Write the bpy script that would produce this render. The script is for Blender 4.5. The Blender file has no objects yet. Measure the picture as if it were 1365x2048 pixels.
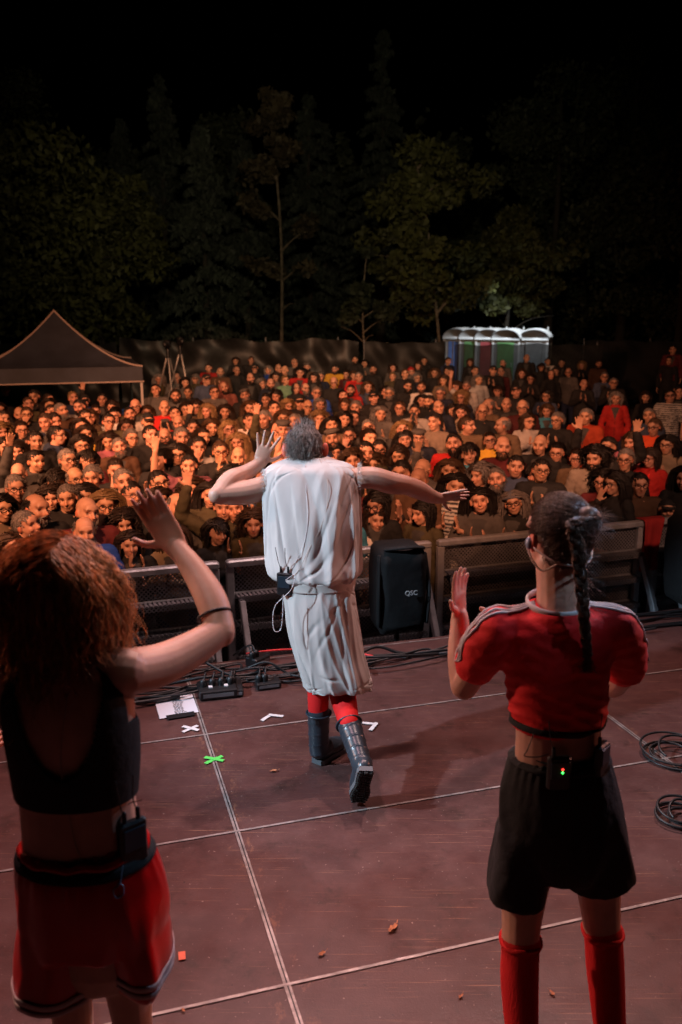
import bpy, math, random
import numpy as np
from mathutils import Vector, Matrix, Euler
R = math.radians
random.seed(7); rng = np.random.default_rng(7)
sc = bpy.context.scene
COL = sc.collection

# ------------------------------------------------------------------ camera
F, HY, H = 1755.0, 619.0, 2.2            # focal length in photo pixels, horizon row, lens height above the stage
PITCH = math.atan((1024 - HY) / F)
cam = bpy.data.cameras.new('camera'); camo = bpy.data.objects.new('camera', cam); COL.objects.link(camo)
cam.sensor_fit = 'VERTICAL'; cam.sensor_height = 36.0; cam.lens = 36.0 * F / 2048.0
camo.location = (0, 0, H); camo.rotation_euler = (R(90) - PITCH, 0, 0)
cam.clip_start = 0.05; cam.clip_end = 500
cam.dof.use_dof = True; cam.dof.focus_distance = 4.3; cam.dof.aperture_fstop = 2.8
sc.camera = camo
CP, SP = math.cos(PITCH), math.sin(PITCH)
def ray(px, py):
    x, z = px - 682.5, -(py - 1024.0)
    return np.array([x, F*CP + z*SP, -F*SP + z*CP])
def W(px, py, Y):                         # point at ground distance Y seen at photo pixel
    d = ray(px, py); t = Y / d[1]
    return np.array([d[0]*t, Y, H + d[2]*t])
def G(px, py, z=0.0):                     # point of the horizontal plane z
    d = ray(px, py); t = (z - H) / d[2]
    return np.array([d[0]*t, d[1]*t, z])

# ------------------------------------------------------------------ world, view
w = bpy.data.worlds.new('World'); sc.world = w; w.use_nodes = True
nt = w.node_tree; nt.nodes.clear()
sky = nt.nodes.new('ShaderNodeTexSky'); sky.sky_type = 'NISHITA'; sky.sun_disc = False
sky.sun_elevation = R(-12); sky.sun_rotation = R(200)
bg = nt.nodes.new('ShaderNodeBackground'); bg.inputs['Strength'].default_value = 0.05
ow = nt.nodes.new('ShaderNodeOutputWorld')
nt.links.new(sky.outputs[0], bg.inputs[0]); nt.links.new(bg.outputs[0], ow.inputs[0])
sc.view_settings.view_transform = 'Standard'; sc.view_settings.look = 'None'
sc.view_settings.exposure = 0.3; sc.view_settings.gamma = 1
sc.cycles.max_bounces = 4; sc.cycles.diffuse_bounces = 2; sc.cycles.glossy_bounces = 2
sc.cycles.transparent_max_bounces = 10; sc.cycles.sample_clamp_indirect = 4
sc.cycles.use_denoising = True

# ------------------------------------------------------------------ stage lighting (the rig hangs outside the frame)
def spot(name, loc, target, energy, color, angle, blend=0.5, size=0.15):
    l = bpy.data.lights.new(name, 'SPOT'); l.energy = energy; l.color = color
    l.spot_size = R(angle); l.spot_blend = blend; l.shadow_soft_size = size
    o = bpy.data.objects.new(name, l); COL.objects.link(o); o.location = loc
    o.rotation_euler = (Vector(target) - Vector(loc)).to_track_quat('-Z', 'Y').to_euler(); return o
spot('follow_spot', (-5.2, 2.2, 4.4), (-0.15, 4.15, 0.95), 2100, (0.60, 0.80, 1.0), 26, 0.45, 0.10)
spot('side_truss_cool', (3.9, 5.0, 4.4), (0.72, 2.4, 1.5), 420, (0.42, 0.66, 1.0), 17, 0.5, 0.1)
spot('front_truss_right', (1.7, 5.9, 6.2), (-0.2, 3.0, 0.0), 640, (1.0, 0.64, 0.58), 78, 0.7, 0.07)
spot('front_truss_mid', (-0.4, 6.4, 6.2), (0.0, 3.2, 0.0), 520, (1.0, 0.56, 0.54), 74, 0.7, 0.07)
spot('side_left', (-4.0, 4.3, 2.5), (-0.2, 2.5, 1.45), 460, (1.0, 0.56, 0.42), 50, 0.7, 0.08)
spot('side_right', (4.2, 4.8, 2.4), (-0.2, 2.4, 1.4), 230, (1.0, 0.36, 0.26), 50, 0.7, 0.08)
spot('wash_down', (-1.6, 4.4, 6.4), (-0.9, 2.0, 0), 560, (1.0, 0.56, 0.60), 60, 0.9, 0.2)
spot('crowd_wash_left', (-3.6, -2.0, 7.5), (-3.2, 12.0, 0.7), 6600, (1.0, 0.39, 0.19), 36, 0.35, 0.25)
spot('crowd_wash_mid', (0.0, -2.0, 7.6), (0.2, 12.0, 1.25), 5000, (1.0, 0.39, 0.20), 33, 0.35, 0.25)
spot('crowd_wash_right', (3.6, -2.0, 7.5), (5.0, 12.5, 1.0), 1500, (1.0, 0.48, 0.32), 38, 0.35, 0.25)
spot('hair_light_left', (-1.6, 0.0, 5.6), (-0.30, 2.03, 1.66), 240, (1.0, 0.78, 0.74), 8.5, 0.6, 0.05)
spot('hair_light_right', (2.6, 0.9, 5.2), (0.62, 2.4, 1.72), 230, (0.5, 0.72, 1.0), 10, 0.6, 0.05)
spot('crowd_side_left', (-6.0, 5.8, 4.2), (-1.5, 12.5, 0.4), 2200, (1.0, 0.38, 0.18), 74, 0.9, 0.2)
spot('tree_fill', (0.0, 7.0, 6.0), (-2.0, 45.0, 4.5), 3300, (1.0, 0.80, 0.5), 58, 1.0, 0.3)  # added fill lamp, put in only to lift the trees out of the dark

# ------------------------------------------------------------------ tagging
def tag(o, label=None, cat=None, group=None, kind=None):
    if label: o['label'] = label
    if cat: o['category'] = cat
    if group: o['group'] = group
    if kind: o['kind'] = kind
    return o
def empty(name, loc=(0,0,0), rz=0, label=None, cat=None, group=None):
    o = bpy.data.objects.new(name, None); COL.objects.link(o); o.location = loc; o.rotation_euler = (0,0,rz)
    o.empty_display_size = 0.1
    return tag(o, label, cat, group)

# ------------------------------------------------------------------ materials
def nodes(m): return m.node_tree.nodes, m.node_tree.links
def mat(name, col, rough=0.6, metal=0.0, bump=0.0, bscale=40.0, var=0.0, vscale=6.0, sheen=0.0, objcol=False, attr=False,
        sss=0.0, stretch=(1,1,1), spec=0.5, alpha=1.0, anis=None):
    m = bpy.data.materials.new(name); m.use_nodes = True
    n, l = nodes(m); b = n['Principled BSDF']
    b.inputs['Base Color'].default_value = (*col, 1); b.inputs['Roughness'].default_value = rough
    b.inputs['Metallic'].default_value = metal; b.inputs['Specular IOR Level'].default_value = spec
    if sheen: b.inputs['Sheen Weight'].default_value = sheen
    if sss:
        b.inputs['Subsurface Weight'].default_value = sss; b.inputs['Subsurface Scale'].default_value = 0.02
        b.inputs['Subsurface Radius'].default_value = (1.0, 0.25, 0.12)
    if alpha < 1: b.inputs['Alpha'].default_value = alpha
    src = None
    if objcol:
        oi = n.new('ShaderNodeObjectInfo'); src = oi.outputs['Color']
        if attr:
            a = n.new('ShaderNodeAttribute'); a.attribute_name = 'Col'
            mu = n.new('ShaderNodeMix'); mu.data_type = 'RGBA'; mu.blend_type = 'MULTIPLY'; mu.inputs[0].default_value = 1
            l.new(src, mu.inputs[6]); l.new(a.outputs['Color'], mu.inputs[7])
            mx = n.new('ShaderNodeMix'); mx.data_type = 'RGBA'
            l.new(a.outputs['Alpha'], mx.inputs[0]); l.new(a.outputs['Color'], mx.inputs[6]); l.new(mu.outputs[2], mx.inputs[7])
            src = mx.outputs[2]
    elif attr:
        a = n.new('ShaderNodeAttribute'); a.attribute_name = 'Col'
        mu = n.new('ShaderNodeMix'); mu.data_type = 'RGBA'; mu.blend_type = 'MULTIPLY'; mu.inputs[0].default_value = 1
        mu.inputs[6].default_value = (*col, 1); l.new(a.outputs['Color'], mu.inputs[7]); src = mu.outputs[2]
    if var:
        tc = n.new('ShaderNodeTexCoord'); mp = n.new('ShaderNodeMapping'); mp.inputs['Scale'].default_value = stretch
        nz = n.new('ShaderNodeTexNoise'); nz.inputs['Scale'].default_value = vscale; nz.inputs['Detail'].default_value = 6
        l.new(tc.outputs['Object'], mp.inputs[0]); l.new(mp.outputs[0], nz.inputs['Vector'])
        mr = n.new('ShaderNodeMapRange'); mr.inputs[1].default_value = 0.3; mr.inputs[2].default_value = 0.7
        mr.inputs[3].default_value = 1 - var; mr.inputs[4].default_value = 1 + var
        l.new(nz.outputs['Fac'], mr.inputs[0])
        mu2 = n.new('ShaderNodeMix'); mu2.data_type = 'RGBA'; mu2.blend_type = 'MULTIPLY'; mu2.inputs[0].default_value = 1
        if src: l.new(src, mu2.inputs[6])
        else: mu2.inputs[6].default_value = (*col, 1)
        l.new(mr.outputs[0], mu2.inputs[7]); src = mu2.outputs[2]
    if src: l.new(src, b.inputs['Base Color'])
    if bump:
        tc = n.new('ShaderNodeTexCoord'); mp = n.new('ShaderNodeMapping'); mp.inputs['Scale'].default_value = stretch
        nz = n.new('ShaderNodeTexNoise'); nz.inputs['Scale'].default_value = bscale; nz.inputs['Detail'].default_value = 5
        l.new(tc.outputs['Object'], mp.inputs[0]); l.new(mp.outputs[0], nz.inputs['Vector'])
        bp = n.new('ShaderNodeBump'); bp.inputs['Strength'].default_value = bump; bp.inputs['Distance'].default_value = 0.01
        l.new(nz.outputs['Fac'], bp.inputs['Height']); l.new(bp.outputs[0], b.inputs['Normal'])
    return m
M = {}
M['skin'] = mat('skin', (0.5,0.3,0.22), 0.5, objcol=True, attr=True, bump=0.15, bscale=120, var=0.12, vscale=9, sss=0.0)
M['skin_near'] = mat('performer_skin', (0.52,0.28,0.20), 0.5, attr=True, bump=0.06, bscale=160, var=0.14, vscale=14, sss=0.12)
M['hair'] = mat('crowd_hair', (0.03,0.02,0.015), 0.5, objcol=True, bump=0.7, bscale=90, var=0.4, vscale=60)
M['cloth'] = mat('crowd_cloth', (0.1,0.1,0.1), 0.85, objcol=True, attr=True, bump=0.6, bscale=22, var=0.15, vscale=10)
M['black'] = mat('black_plastic', (0.012,0.012,0.013), 0.4, bump=0.2, bscale=60, var=0.3)
M['rubber'] = mat('cable_rubber', (0.01,0.01,0.011), 0.5)
M['lens'] = mat('spectacle_frame', (0.01,0.01,0.012), 0.25)
M['alu'] = mat('barrier_aluminium', (0.50,0.51,0.54), 0.38, 0.35, bump=0.15, bscale=60, var=0.25, vscale=9)
M['alud'] = mat('painted_steel', (0.2,0.2,0.21), 0.5, 0.5, var=0.3, bump=0.1)

# ------------------------------------------------------------------ mesh tools
class MB:
    def __init__(s): s.v = []; s.f = []; s.n = 0
    def add(s, v, f):
        v = np.asarray(v, float); s.v.append(v); k = s.n
        s.f += [tuple(i + k for i in q) for q in f]; s.n += len(v); return s
    def mesh(s, name):
        me = bpy.data.meshes.new(name); v = np.vstack(s.v)
        me.from_pydata(v.tolist(), [], s.f); me.update(); return me
def smooth_on(me): me.polygons.foreach_set('use_smooth', np.ones(len(me.polygons), bool)); me.update()
def mobj(name, me, m, parent=None, smooth=True):
    o = bpy.data.objects.new(name, me); COL.objects.link(o)
    if isinstance(m, (list, tuple)):
        for k in m: me.materials.append(k)
    elif m is not None and not me.materials: me.materials.append(m)
    if smooth: smooth_on(me)
    if parent is not None: o.parent = parent
    return o
def build(mb, name, m, parent=None, smooth=True): return mobj(name, mb.mesh(name), m, parent, smooth)

def catmull(P, n):
    P = np.asarray(P, float)
    if len(P) == 2: t = np.linspace(0, 1, n)[:, None]; return P[0]*(1-t) + P[1]*t
    Q = np.vstack([2*P[0]-P[1], P, 2*P[-1]-P[-2]]); out = []; m = len(P) - 1
    for i in range(n):
        u = i/(n-1)*m; k = min(int(u), m-1); t = u - k
        a, b, c, d = Q[k], Q[k+1], Q[k+2], Q[k+3]
        out.append(0.5*((2*b) + (-a+c)*t + (2*a-5*b+4*c-d)*t*t + (-a+3*b-3*c+d)*t**3))
    return np.array(out)
def tube(mb, pts, rad, seg=12, n=None, side=None, caps=True):
    pts = np.asarray(pts, float); rad = [(r, r) if np.isscalar(r) else r for r in rad]
    if len(rad) == 1: rad = rad*len(pts)
    n = n or max(len(pts)*4, 6)
    if n > len(pts):
        A = catmull(np.hstack([pts, np.array(rad, float)]), n)
    else: A = np.hstack([pts, np.array(rad, float)])
    P, RR = A[:, :3], np.maximum(A[:, 3:5], 1e-4)
    T = np.gradient(P, axis=0); T /= np.linalg.norm(T, axis=1)[:, None] + 1e-12
    if side is None:
        s0 = np.array([0, 0, 1.]) if abs(T[0][2]) < 0.9 else np.array([1., 0, 0])
    else: s0 = np.asarray(side, float)
    U = []; u = s0
    for t in T:
        if side is not None: u = s0
        u = u - t*np.dot(u, t); u = u/(np.linalg.norm(u)+1e-12); U.append(u)
    U = np.array(U); V = np.cross(T, U)
    if caps:
        k = 3; a = np.linspace(0, math.pi/2, k+1)[:-1]
        def cap(i, sgn):
            p, rr, t = P[i], RR[i], T[i]; m_ = min(rr); out = []
            for q in a:                                     # from the tip inwards
                out.append((p + sgn*t*m_*math.cos(q), rr*max(math.sin(q), 0.08)))
            return out
        c0 = cap(0, -1); c1 = cap(-1, 1)[::-1]
        P = np.vstack([[c[0] for c in c0], P, [c[0] for c in c1]])
        RR = np.vstack([[c[1] for c in c0], RR, [c[1] for c in c1]])
        U = np.vstack([np.repeat(U[:1], k, 0), U, np.repeat(U[-1:], k, 0)]); V = np.vstack([np.repeat(V[:1], k, 0), V, np.repeat(V[-1:], k, 0)])
    m = len(P); th = np.linspace(0, 2*math.pi, seg, endpoint=False)
    ring = P[:, None] + U[:, None]*(RR[:, None, :1]*np.cos(th)[None, :, None]) + V[:, None]*(RR[:, None, 1:]*np.sin(th)[None, :, None])
    f = [(i*seg+j, i*seg+(j+1) % seg, (i+1)*seg+(j+1) % seg, (i+1)*seg+j) for i in range(m-1) for j in range(seg)]
    f.append(tuple(range(seg))[::-1]); f.append(tuple((m-1)*seg + j for j in range(seg)))
    mb.add(ring.reshape(-1, 3), f); return mb
def ell(mb, c, r, seg=16, rings=10, rot=None):
    v = []; c = np.asarray(c, float); r = np.asarray(r, float)
    for i in range(1, rings):
        a = math.pi*i/rings
        for j in range(seg):
            b = 2*math.pi*j/seg; v.append((math.sin(a)*math.cos(b), math.sin(a)*math.sin(b), math.cos(a)))
    v += [(0,0,1), (0,0,-1)]; v = np.array(v)*r
    if rot is not None: v = v @ np.array(rot).T
    f = [(i*seg+j, (i+1)*seg+j, (i+1)*seg+(j+1) % seg, i*seg+(j+1) % seg) for i in range(rings-2) for j in range(seg)]
    t, b = len(v)-2, len(v)-1
    f += [(t, j, (j+1) % seg) for j in range(seg)]; f += [(b, (rings-2)*seg+(j+1) % seg, (rings-2)*seg+j) for j in range(seg)]
    mb.add(v + c, f); return mb
def box(mb, c, s, rz=0, bev=0.0, rot=None):
    c = np.asarray(c, float); x, y, z = [k/2 for k in s]
    if bev <= 0:
        v = np.array([(a*x, b*y, d*z) for d in (-1, 1) for b in (-1, 1) for a in (-1, 1)])
        f = [(0,2,3,1), (4,5,7,6), (0,1,5,4), (2,6,7,3), (0,4,6,2), (1,3,7,5)]
    else:
        k = bev; P = [(-x+k,-y), (x-k,-y), (x,-y+k), (x,y-k), (x-k,y), (-x+k,y), (-x,y-k), (-x,-y+k)]
        v = []
        for zz, q in ((-z, k), (-z+k, 0), (z-k, 0), (z, k)):
            for a, b in P: v.append((a - math.copysign(q, a) if q else a, b - math.copysign(q, b) if q else b, zz))
        v = np.array(v); f = [(i*8+j, i*8+(j+1) % 8, (i+1)*8+(j+1) % 8, (i+1)*8+j) for i in range(3) for j in range(8)]
        f.append(tuple(range(8))[::-1]); f.append(tuple(24+j for j in range(8)))
    if rot is not None: v = v @ np.array(rot).T
    if rz: cz, sz = math.cos(rz), math.sin(rz); v = v @ np.array([[cz, sz, 0], [-sz, cz, 0], [0, 0, 1]])
    mb.add(v + c, f); return mb
def remesh(mb, vox, smooth=2, lam=0.5):
    me = mb.mesh('tmp'); o = bpy.data.objects.new('tmp', me); COL.objects.link(o)
    md = o.modifiers.new('r', 'REMESH'); md.mode = 'VOXEL'; md.voxel_size = vox
    dg = bpy.context.evaluated_depsgraph_get(); dg.update()
    r = bpy.data.meshes.new_from_object(o.evaluated_get(dg))
    bpy.data.objects.remove(o); bpy.data.meshes.remove(me)
    for _ in range(1):
        v = getv(r); e = np.empty(len(r.edges)*2, int); r.edges.foreach_get('vertices', e); e = e.reshape(-1, 2)
        deg = np.bincount(e.ravel(), minlength=len(v))[:, None]
        for _k in range(smooth):
            s = np.zeros_like(v)
            for a in range(3):
                s[:, a] = np.bincount(e[:, 0], v[e[:, 1], a], len(v)) + np.bincount(e[:, 1], v[e[:, 0], a], len(v))
            v = v + lam*(s/np.maximum(deg, 1) - v)
        setv(r, v)
    return r
def getv(me):
    v = np.empty(len(me.vertices)*3); me.vertices.foreach_get('co', v); return v.reshape(-1, 3)
def setv(me, v): me.vertices.foreach_set('co', np.asarray(v, float).ravel()); me.update()
def getn(me):
    v = np.empty(len(me.vertices)*3); me.vertices.foreach_get('normal', v); return v.reshape(-1, 3)
def setcol(me, c):
    a = me.color_attributes.new('Col', 'FLOAT_COLOR', 'POINT'); a.data.foreach_set('color', np.asarray(c, np.float32).ravel())
def nz(p, f, s=0.0):                       # smooth pseudo-noise in about -1..1
    x, y, z = p[:, 0]*f, p[:, 1]*f, p[:, 2]*f
    return (np.sin(x*1.3+1.7*np.sin(y*0.9+s)+s)+np.sin(y*1.7+1.3*np.sin(z*1.1+2*s)+1.3)+np.sin(z*1.5+1.9*np.sin(x*0.8-s)+2.1))/3
def frame(zdir, up=(0, 0, 1)):
    z = np.asarray(zdir, float); z = z/np.linalg.norm(z); x = np.cross(up, z); x /= np.linalg.norm(x); return np.stack([x, np.cross(z, x), z], 1)

# ------------------------------------------------------------------ strands of hair
def strands(mb, c, rad, starts, length, nst, r0, curl=0.0, cfreq=9.0, comb=None, grav=1.0, sides=3, lift=0.01, spread=0.0, seedk=0, Rm=None, minz=None, lenvar=0.25):
    """c, rad: head ellipsoid; starts: unit vectors on the scalp; every strand creeps over the scalp and then falls"""
    c = np.asarray(c, float); rad = np.asarray(rad, float); S = np.asarray(starts, float); n = len(S)
    rg = np.random.default_rng(seedk+11)
    if Rm is None: Rm = np.eye(3)
    g = np.array([0, 0, -1.]) @ Rm                       # gravity in head space
    L = length*(1 + lenvar*(rg.random(n)*2-1)) if np.isscalar(length) else length
    off = lift*(0.4 + 0.9*rg.random(n))
    p = S*(rad + off[:, None]); step = L/(nst-1)
    ph = rg.random((n, 3))*6.28; out = [p.copy()]; d = S*0.12
    jit = rg.normal(0, 1, (n, 3))*spread
    for k in range(1, nst):
        q = p/(rad+off[:, None]); ln = np.linalg.norm(q, axis=1)[:, None]; nn = q/(rad); nn /= np.linalg.norm(nn, axis=1)[:, None]
        t = g*grav + jit + (comb(p) if comb is not None else 0)
        d = 0.45*d + 0.55*t
        near = (ln < 1.25)
        dn = (d*nn).sum(1)[:, None]; d = np.where(near & (dn < 0), d - nn*dn, d)
        d /= np.linalg.norm(d, axis=1)[:, None] + 1e-9
        p = p + d*step[:, None]
        q = p/(rad+off[:, None]); ln = np.linalg.norm(q, axis=1)[:, None]
        p = np.where(ln < 1, p/np.maximum(ln, 1e-6), p)
        w_ = np.stack([np.sin(cfreq*k/nst*2+ph[:, 0]), np.sin(cfreq*k/nst*2+ph[:, 1]), 0.5*np.sin(cfreq*k/nst*2+ph[:, 2])], 1)
        out.append(p + w_*curl*min(1, k/3)*(.4+.6*k/nst))
    P = np.stack(out, 1)                                  # n, nst, 3
    P = P @ Rm.T + c
    addstrands(mb, P, r0, sides)
def addstrands(mb, P, r0, sides=3, taper=0.35):
    n, m, _ = P.shape
    T = np.gradient(P, axis=1); T /= np.linalg.norm(T, axis=2)[..., None] + 1e-9
    ref = np.where(np.abs(T[..., 2:3]) < 0.8, np.array([0, 0, 1.]), np.array([1., 0, 0]))
    U = np.cross(T, ref); U /= np.linalg.norm(U, axis=2)[..., None] + 1e-9; V = np.cross(T, U)
    rr = np.asarray(r0) * (1 - (1-taper)*np.linspace(0, 1, m)**2)
    rr = np.broadcast_to(rr[None, :, None], (n, m, 1)) if rr.ndim == 1 else rr[..., None]
    th = np.linspace(0, 2*math.pi, sides, endpoint=False)
    ring = P[:, :, None] + U[:, :, None]*(rr*np.cos(th))[..., None] + V[:, :, None]*(rr*np.sin(th))[..., None]
    base = (np.arange(n)[:, None, None]*m*sides + np.arange(m-1)[None, :, None]*sides)
    j = np.arange(sides)[None, None, :]; j2 = (j+1) % sides
    f = np.stack([base+j, base+j2, base+sides+j2, base+sides+j], -1).reshape(-1, 4)
    mb.v.append(ring.reshape(-1, 3)); mb.f += (f + mb.n).tolist(); mb.n += n*m*sides
def scalp(n, hairline, seed=0):
    rg = np.random.default_rng(seed); out = []
    while len(out) < n:
        v = rg.normal(0, 1, (n*3, 3)); v /= np.linalg.norm(v, axis=1)[:, None]
        v = v[hairline(v)]; out += v.tolist()
    return np.array(out[:n])

# ------------------------------------------------------------------ laying things on surfaces
from mathutils.bvhtree import BVHTree
def bvh_of(o):
    me = o.data; return BVHTree.FromPolygons([tuple(v.co) for v in me.vertices], [tuple(p.vertices) for p in me.polygons])
def on_px(bvs, px, py, off=.003, fall=None):
    """the point of the nearest surface seen at a photo pixel, lifted off it a little"""
    d = Vector(ray(px, py)).normalized(); best = None
    for b in bvs:
        h = b.ray_cast(Vector((0, 0, H)), d)
        if h[0] is not None and (best is None or h[3] < best[3]): best = h
    if best is None: return W(px, py, fall)
    return np.array(best[0] - d*off)
def ring_on(bvs, c, n_=60, off=.003, dz=None, r=.45):
    P = []; c = np.asarray(c, float)
    for i in range(n_):
        a = 2*math.pi*i/n_; z = c[2] + (dz(a) if dz else 0); o = Vector((c[0]+r*math.cos(a), c[1]+r*math.sin(a), z)); d = Vector((-math.cos(a), -math.sin(a), 0)); hs = [b.ray_cast(o, d, r) for b in bvs]; hs = [h for h in hs if h[0] is not None]
        P.append(np.array(min(hs, key=lambda h: h[3])[0]) + off*np.array([math.cos(a), math.sin(a), 0]) if hs else None)
    good = [i for i, p in enumerate(P) if p is not None]
    if not good: return np.array([c]*n_)
    for i in range(n_):
        if P[i] is None: P[i] = P[min(good, key=lambda g: min(abs(g-i), n_-abs(g-i)))]
    P = np.array(P); rr = np.linalg.norm((P-c)[:, :2], axis=1)
    for _ in range(3): rr = (np.roll(rr, 1)+2*rr+np.roll(rr, -1))/4
    th = 2*math.pi*np.arange(n_)/n_; P[:, 0] = c[0]+rr*np.cos(th); P[:, 1] = c[1]+rr*np.sin(th); return P
def band_on(bvs, c, h, name, m, parent, off=.004, n_=90, dz=None, thick=.004):
    c = np.asarray(c, float); rows = [ring_on(bvs, c + [0, 0, t], n_, off, dz) for t in np.linspace(h/2, -h/2, 4)]
    return gridmesh(np.array(rows), name, m, parent, thick=thick)
def gridmesh(P, name, m, parent, close=False, thick=.003):
    a, b, _ = P.shape; f = [(i*b+j, i*b+(j+1) % b, (i+1)*b+(j+1) % b, (i+1)*b+j) for i in range(a-1) for j in range(b)]
    mb = MB(); mb.add(P.reshape(-1, 3), f); o = build(mb, name, m, parent)
    if thick: md = o.modifiers.new('thickness', 'SOLIDIFY'); md.thickness = thick; md.offset = 0
    return o

def translucent(m, k=.45):
    n, l = nodes(m); b = n['Principled BSDF']; o = n['Material Output']; t = n.new('ShaderNodeBsdfTranslucent'); mx = n.new('ShaderNodeMixShader'); mx.inputs[0].default_value = k
    if b.inputs['Base Color'].is_linked: l.new(b.inputs['Base Color'].links[0].from_socket, t.inputs['Color'])
    else: t.inputs['Color'].default_value = b.inputs['Base Color'].default_value
    l.new(b.outputs[0], mx.inputs[1]); l.new(t.outputs[0], mx.inputs[2]); l.new(mx.outputs[0], o.inputs['Surface']); return m
# ================================================================== SETTING
GZ = -0.95                                           # audience ground
A_ = R(16.9); LD = np.array([-math.sin(A_), math.cos(A_), 0]); TD = np.array([math.cos(A_), math.sin(A_), 0])
P1 = G(412, 1470)
def grass_mat():
    m = mat('trampled_ground', (0.03, 0.027, 0.018), 0.95, bump=0.8, bscale=3, var=0.5, vscale=2); return m
mb = MB(); mb.add([(-120,-40,GZ), (120,-40,GZ), (120,160,GZ), (-120,160,GZ)], [(0,1,2,3)])
g_ = build(mb, 'ground', grass_mat(), smooth=False); tag(g_, kind='structure')

def floor_mat():
    m = bpy.data.materials.new('brown_plywood'); m.use_nodes = True; n, l = nodes(m); b = n['Principled BSDF']
    tc = n.new('ShaderNodeTexCoord'); V = tc.outputs['Object']
    def noise(scale, st=(1,1,1), rot=0, det=6, rough=0.6):
        mp = n.new('ShaderNodeMapping'); mp.inputs['Scale'].default_value = st; mp.inputs['Rotation'].default_value = (0, 0, rot)
        t = n.new('ShaderNodeTexNoise'); t.inputs['Scale'].default_value = scale; t.inputs['Detail'].default_value = det
        t.inputs['Roughness'].default_value = rough
        l.new(V, mp.inputs[0]); l.new(mp.outputs[0], t.inputs['Vector']); return t.outputs['Fac']
    def ramp(f, lo, hi, a=0.0, c=1.0):
        r = n.new('ShaderNodeMapRange'); r.inputs[1].default_value = lo; r.inputs[2].default_value = hi
        r.inputs[3].default_value = a; r.inputs[4].default_value = c; l.new(f, r.inputs[0]); return r.outputs[0]
    def mix(fac, a, c, bt='MIX'):
        x = n.new('ShaderNodeMix'); x.data_type = 'RGBA'; x.blend_type = bt
        for i, s in ((0, fac), (6, a), (7, c)):
            if isinstance(s, (int, float)): x.inputs[i].default_value = s
            elif isinstance(s, tuple): x.inputs[i].default_value = (*s, 1)
            else: l.new(s, x.inputs[i])
        return x.outputs[2]
    base = mix(ramp(noise(1.3), 0.35, 0.65), (0.062, 0.025, 0.022), (0.100, 0.043, 0.038))
    base = mix(ramp(noise(9, (1, 1, 1), 0.3, 10, .75), 0.45, 0.7, 0, 0.5), base, (0.13, 0.06, 0.052))          # scuffing
    base = mix(ramp(noise(5, (1, 1, 1), 1.1, 10, 0.75), 0.54, 0.68, 0, 0.75), base, (0.030, 0.016, 0.013))           # grime
    base = mix(ramp(noise(2.2, (1, 1, 1), 2.1, 10, 0.7), 0.55, 0.75, 0, 0.45), base, (0.15, 0.085, 0.076))
    for rot, sc_ in ((0.35, 9), (-0.6, 7), (1.4, 8), (2.3, 6)):                                                     # long thin scratches
        f = noise(sc_*.6, (0.5, 60, 1), rot, 2, 0.5); g = noise(2.7, (1, 1, 1), rot*3, 3)
        mm = n.new('ShaderNodeMath'); mm.operation = 'MULTIPLY'; l.new(ramp(f, 0.675, 0.71), mm.inputs[0]); l.new(ramp(g, 0.47, 0.58, 0, 0.8), mm.inputs[1])
        base = mix(mm.outputs[0], base, (0.34, 0.17, 0.1))
    f = noise(75, det=2); base = mix(ramp(f, 0.70, 0.74, 0, 0.85), base, (0.38, 0.27, 0.23))                        # specks
    f = noise(48, rot=.7, det=2); base = mix(ramp(f, 0.72, 0.76, 0, 0.9), base, (0.015, 0.01, 0.01))
    mpw = n.new('ShaderNodeMapping'); mpw.vector_type = 'TEXTURE'; mpw.inputs['Location'].default_value = tuple(P1); mpw.inputs['Rotation'].default_value = (0, 0, A_); l.new(V, mpw.inputs[0])
    sx = n.new('ShaderNodeSeparateXYZ'); l.new(mpw.outputs[0], sx.inputs[0])
    def near(out, pitch, wd):
        a = n.new('ShaderNodeMath'); a.operation = 'PINGPONG'; a.inputs[1].default_value = pitch/2; l.new(out, a.inputs[0]); return ramp(a.outputs[0], 0.0, wd, 1, 0)
    for out, pitch, wd, th_ in ((sx.outputs['X'], 2.17, .11, .55), (sx.outputs['Y'], .925, .045, .58)):
        mm = n.new('ShaderNodeMath'); mm.operation = 'MULTIPLY'; l.new(near(out, pitch, wd), mm.inputs[0]); l.new(ramp(noise(16, (1, .5, 1), .3, 8, .8), th_, th_+.08), mm.inputs[1])
        base = mix(mm.outputs[0], base, (0.22, 0.10, 0.06))
    l.new(base, b.inputs['Base Color'])
    l.new(ramp(noise(4, det=8), 0.3, 0.7, 0.27, 0.46), b.inputs['Roughness'])
    bp = n.new('ShaderNodeBump'); bp.inputs['Strength'].default_value = 0.25; bp.inputs['Distance'].default_value = 0.003
    l.new(noise(130), bp.inputs['Height']); l.new(bp.outputs[0], b.inputs['Normal'])
    return m
def ey(x): return 5.5 + 0.31*x                        # front edge of the stage
mb = MB(); x0, x1 = -9, 9
top = [(x0,-5,0), (x1,-5,0), (x1,ey(x1),0), (x0,ey(x0),0)]
mb.add(top + [(a, b, GZ+0.02) for a, b, _ in top], [(0,1,2,3), (3,2,6,7), (2,1,5,6), (0,3,7,4)])
fl = build(mb, 'stage_floor', floor_mat(), smooth=False); tag(fl, kind='structure')
seam = mat('deck_edge_aluminium', (0.36,0.31,0.29), 0.4, 0.5, var=0.4, vscale=18, bump=0.3)
mb = MB(); mbk = MB()
def strip(m_, p, d, L, wd, z, off=0):
    d = np.asarray(d); s = np.array([-d[1], d[0], 0]); p = np.asarray(p) + s*off; a = p; e = p + d*L
    q = [a - s*wd/2, e - s*wd/2, e + s*wd/2, a + s*wd/2]; up = np.array([0, 0, z])
    m_.add([k*[1,1,0] + up for k in q], [(0,1,2,3)])
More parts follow.
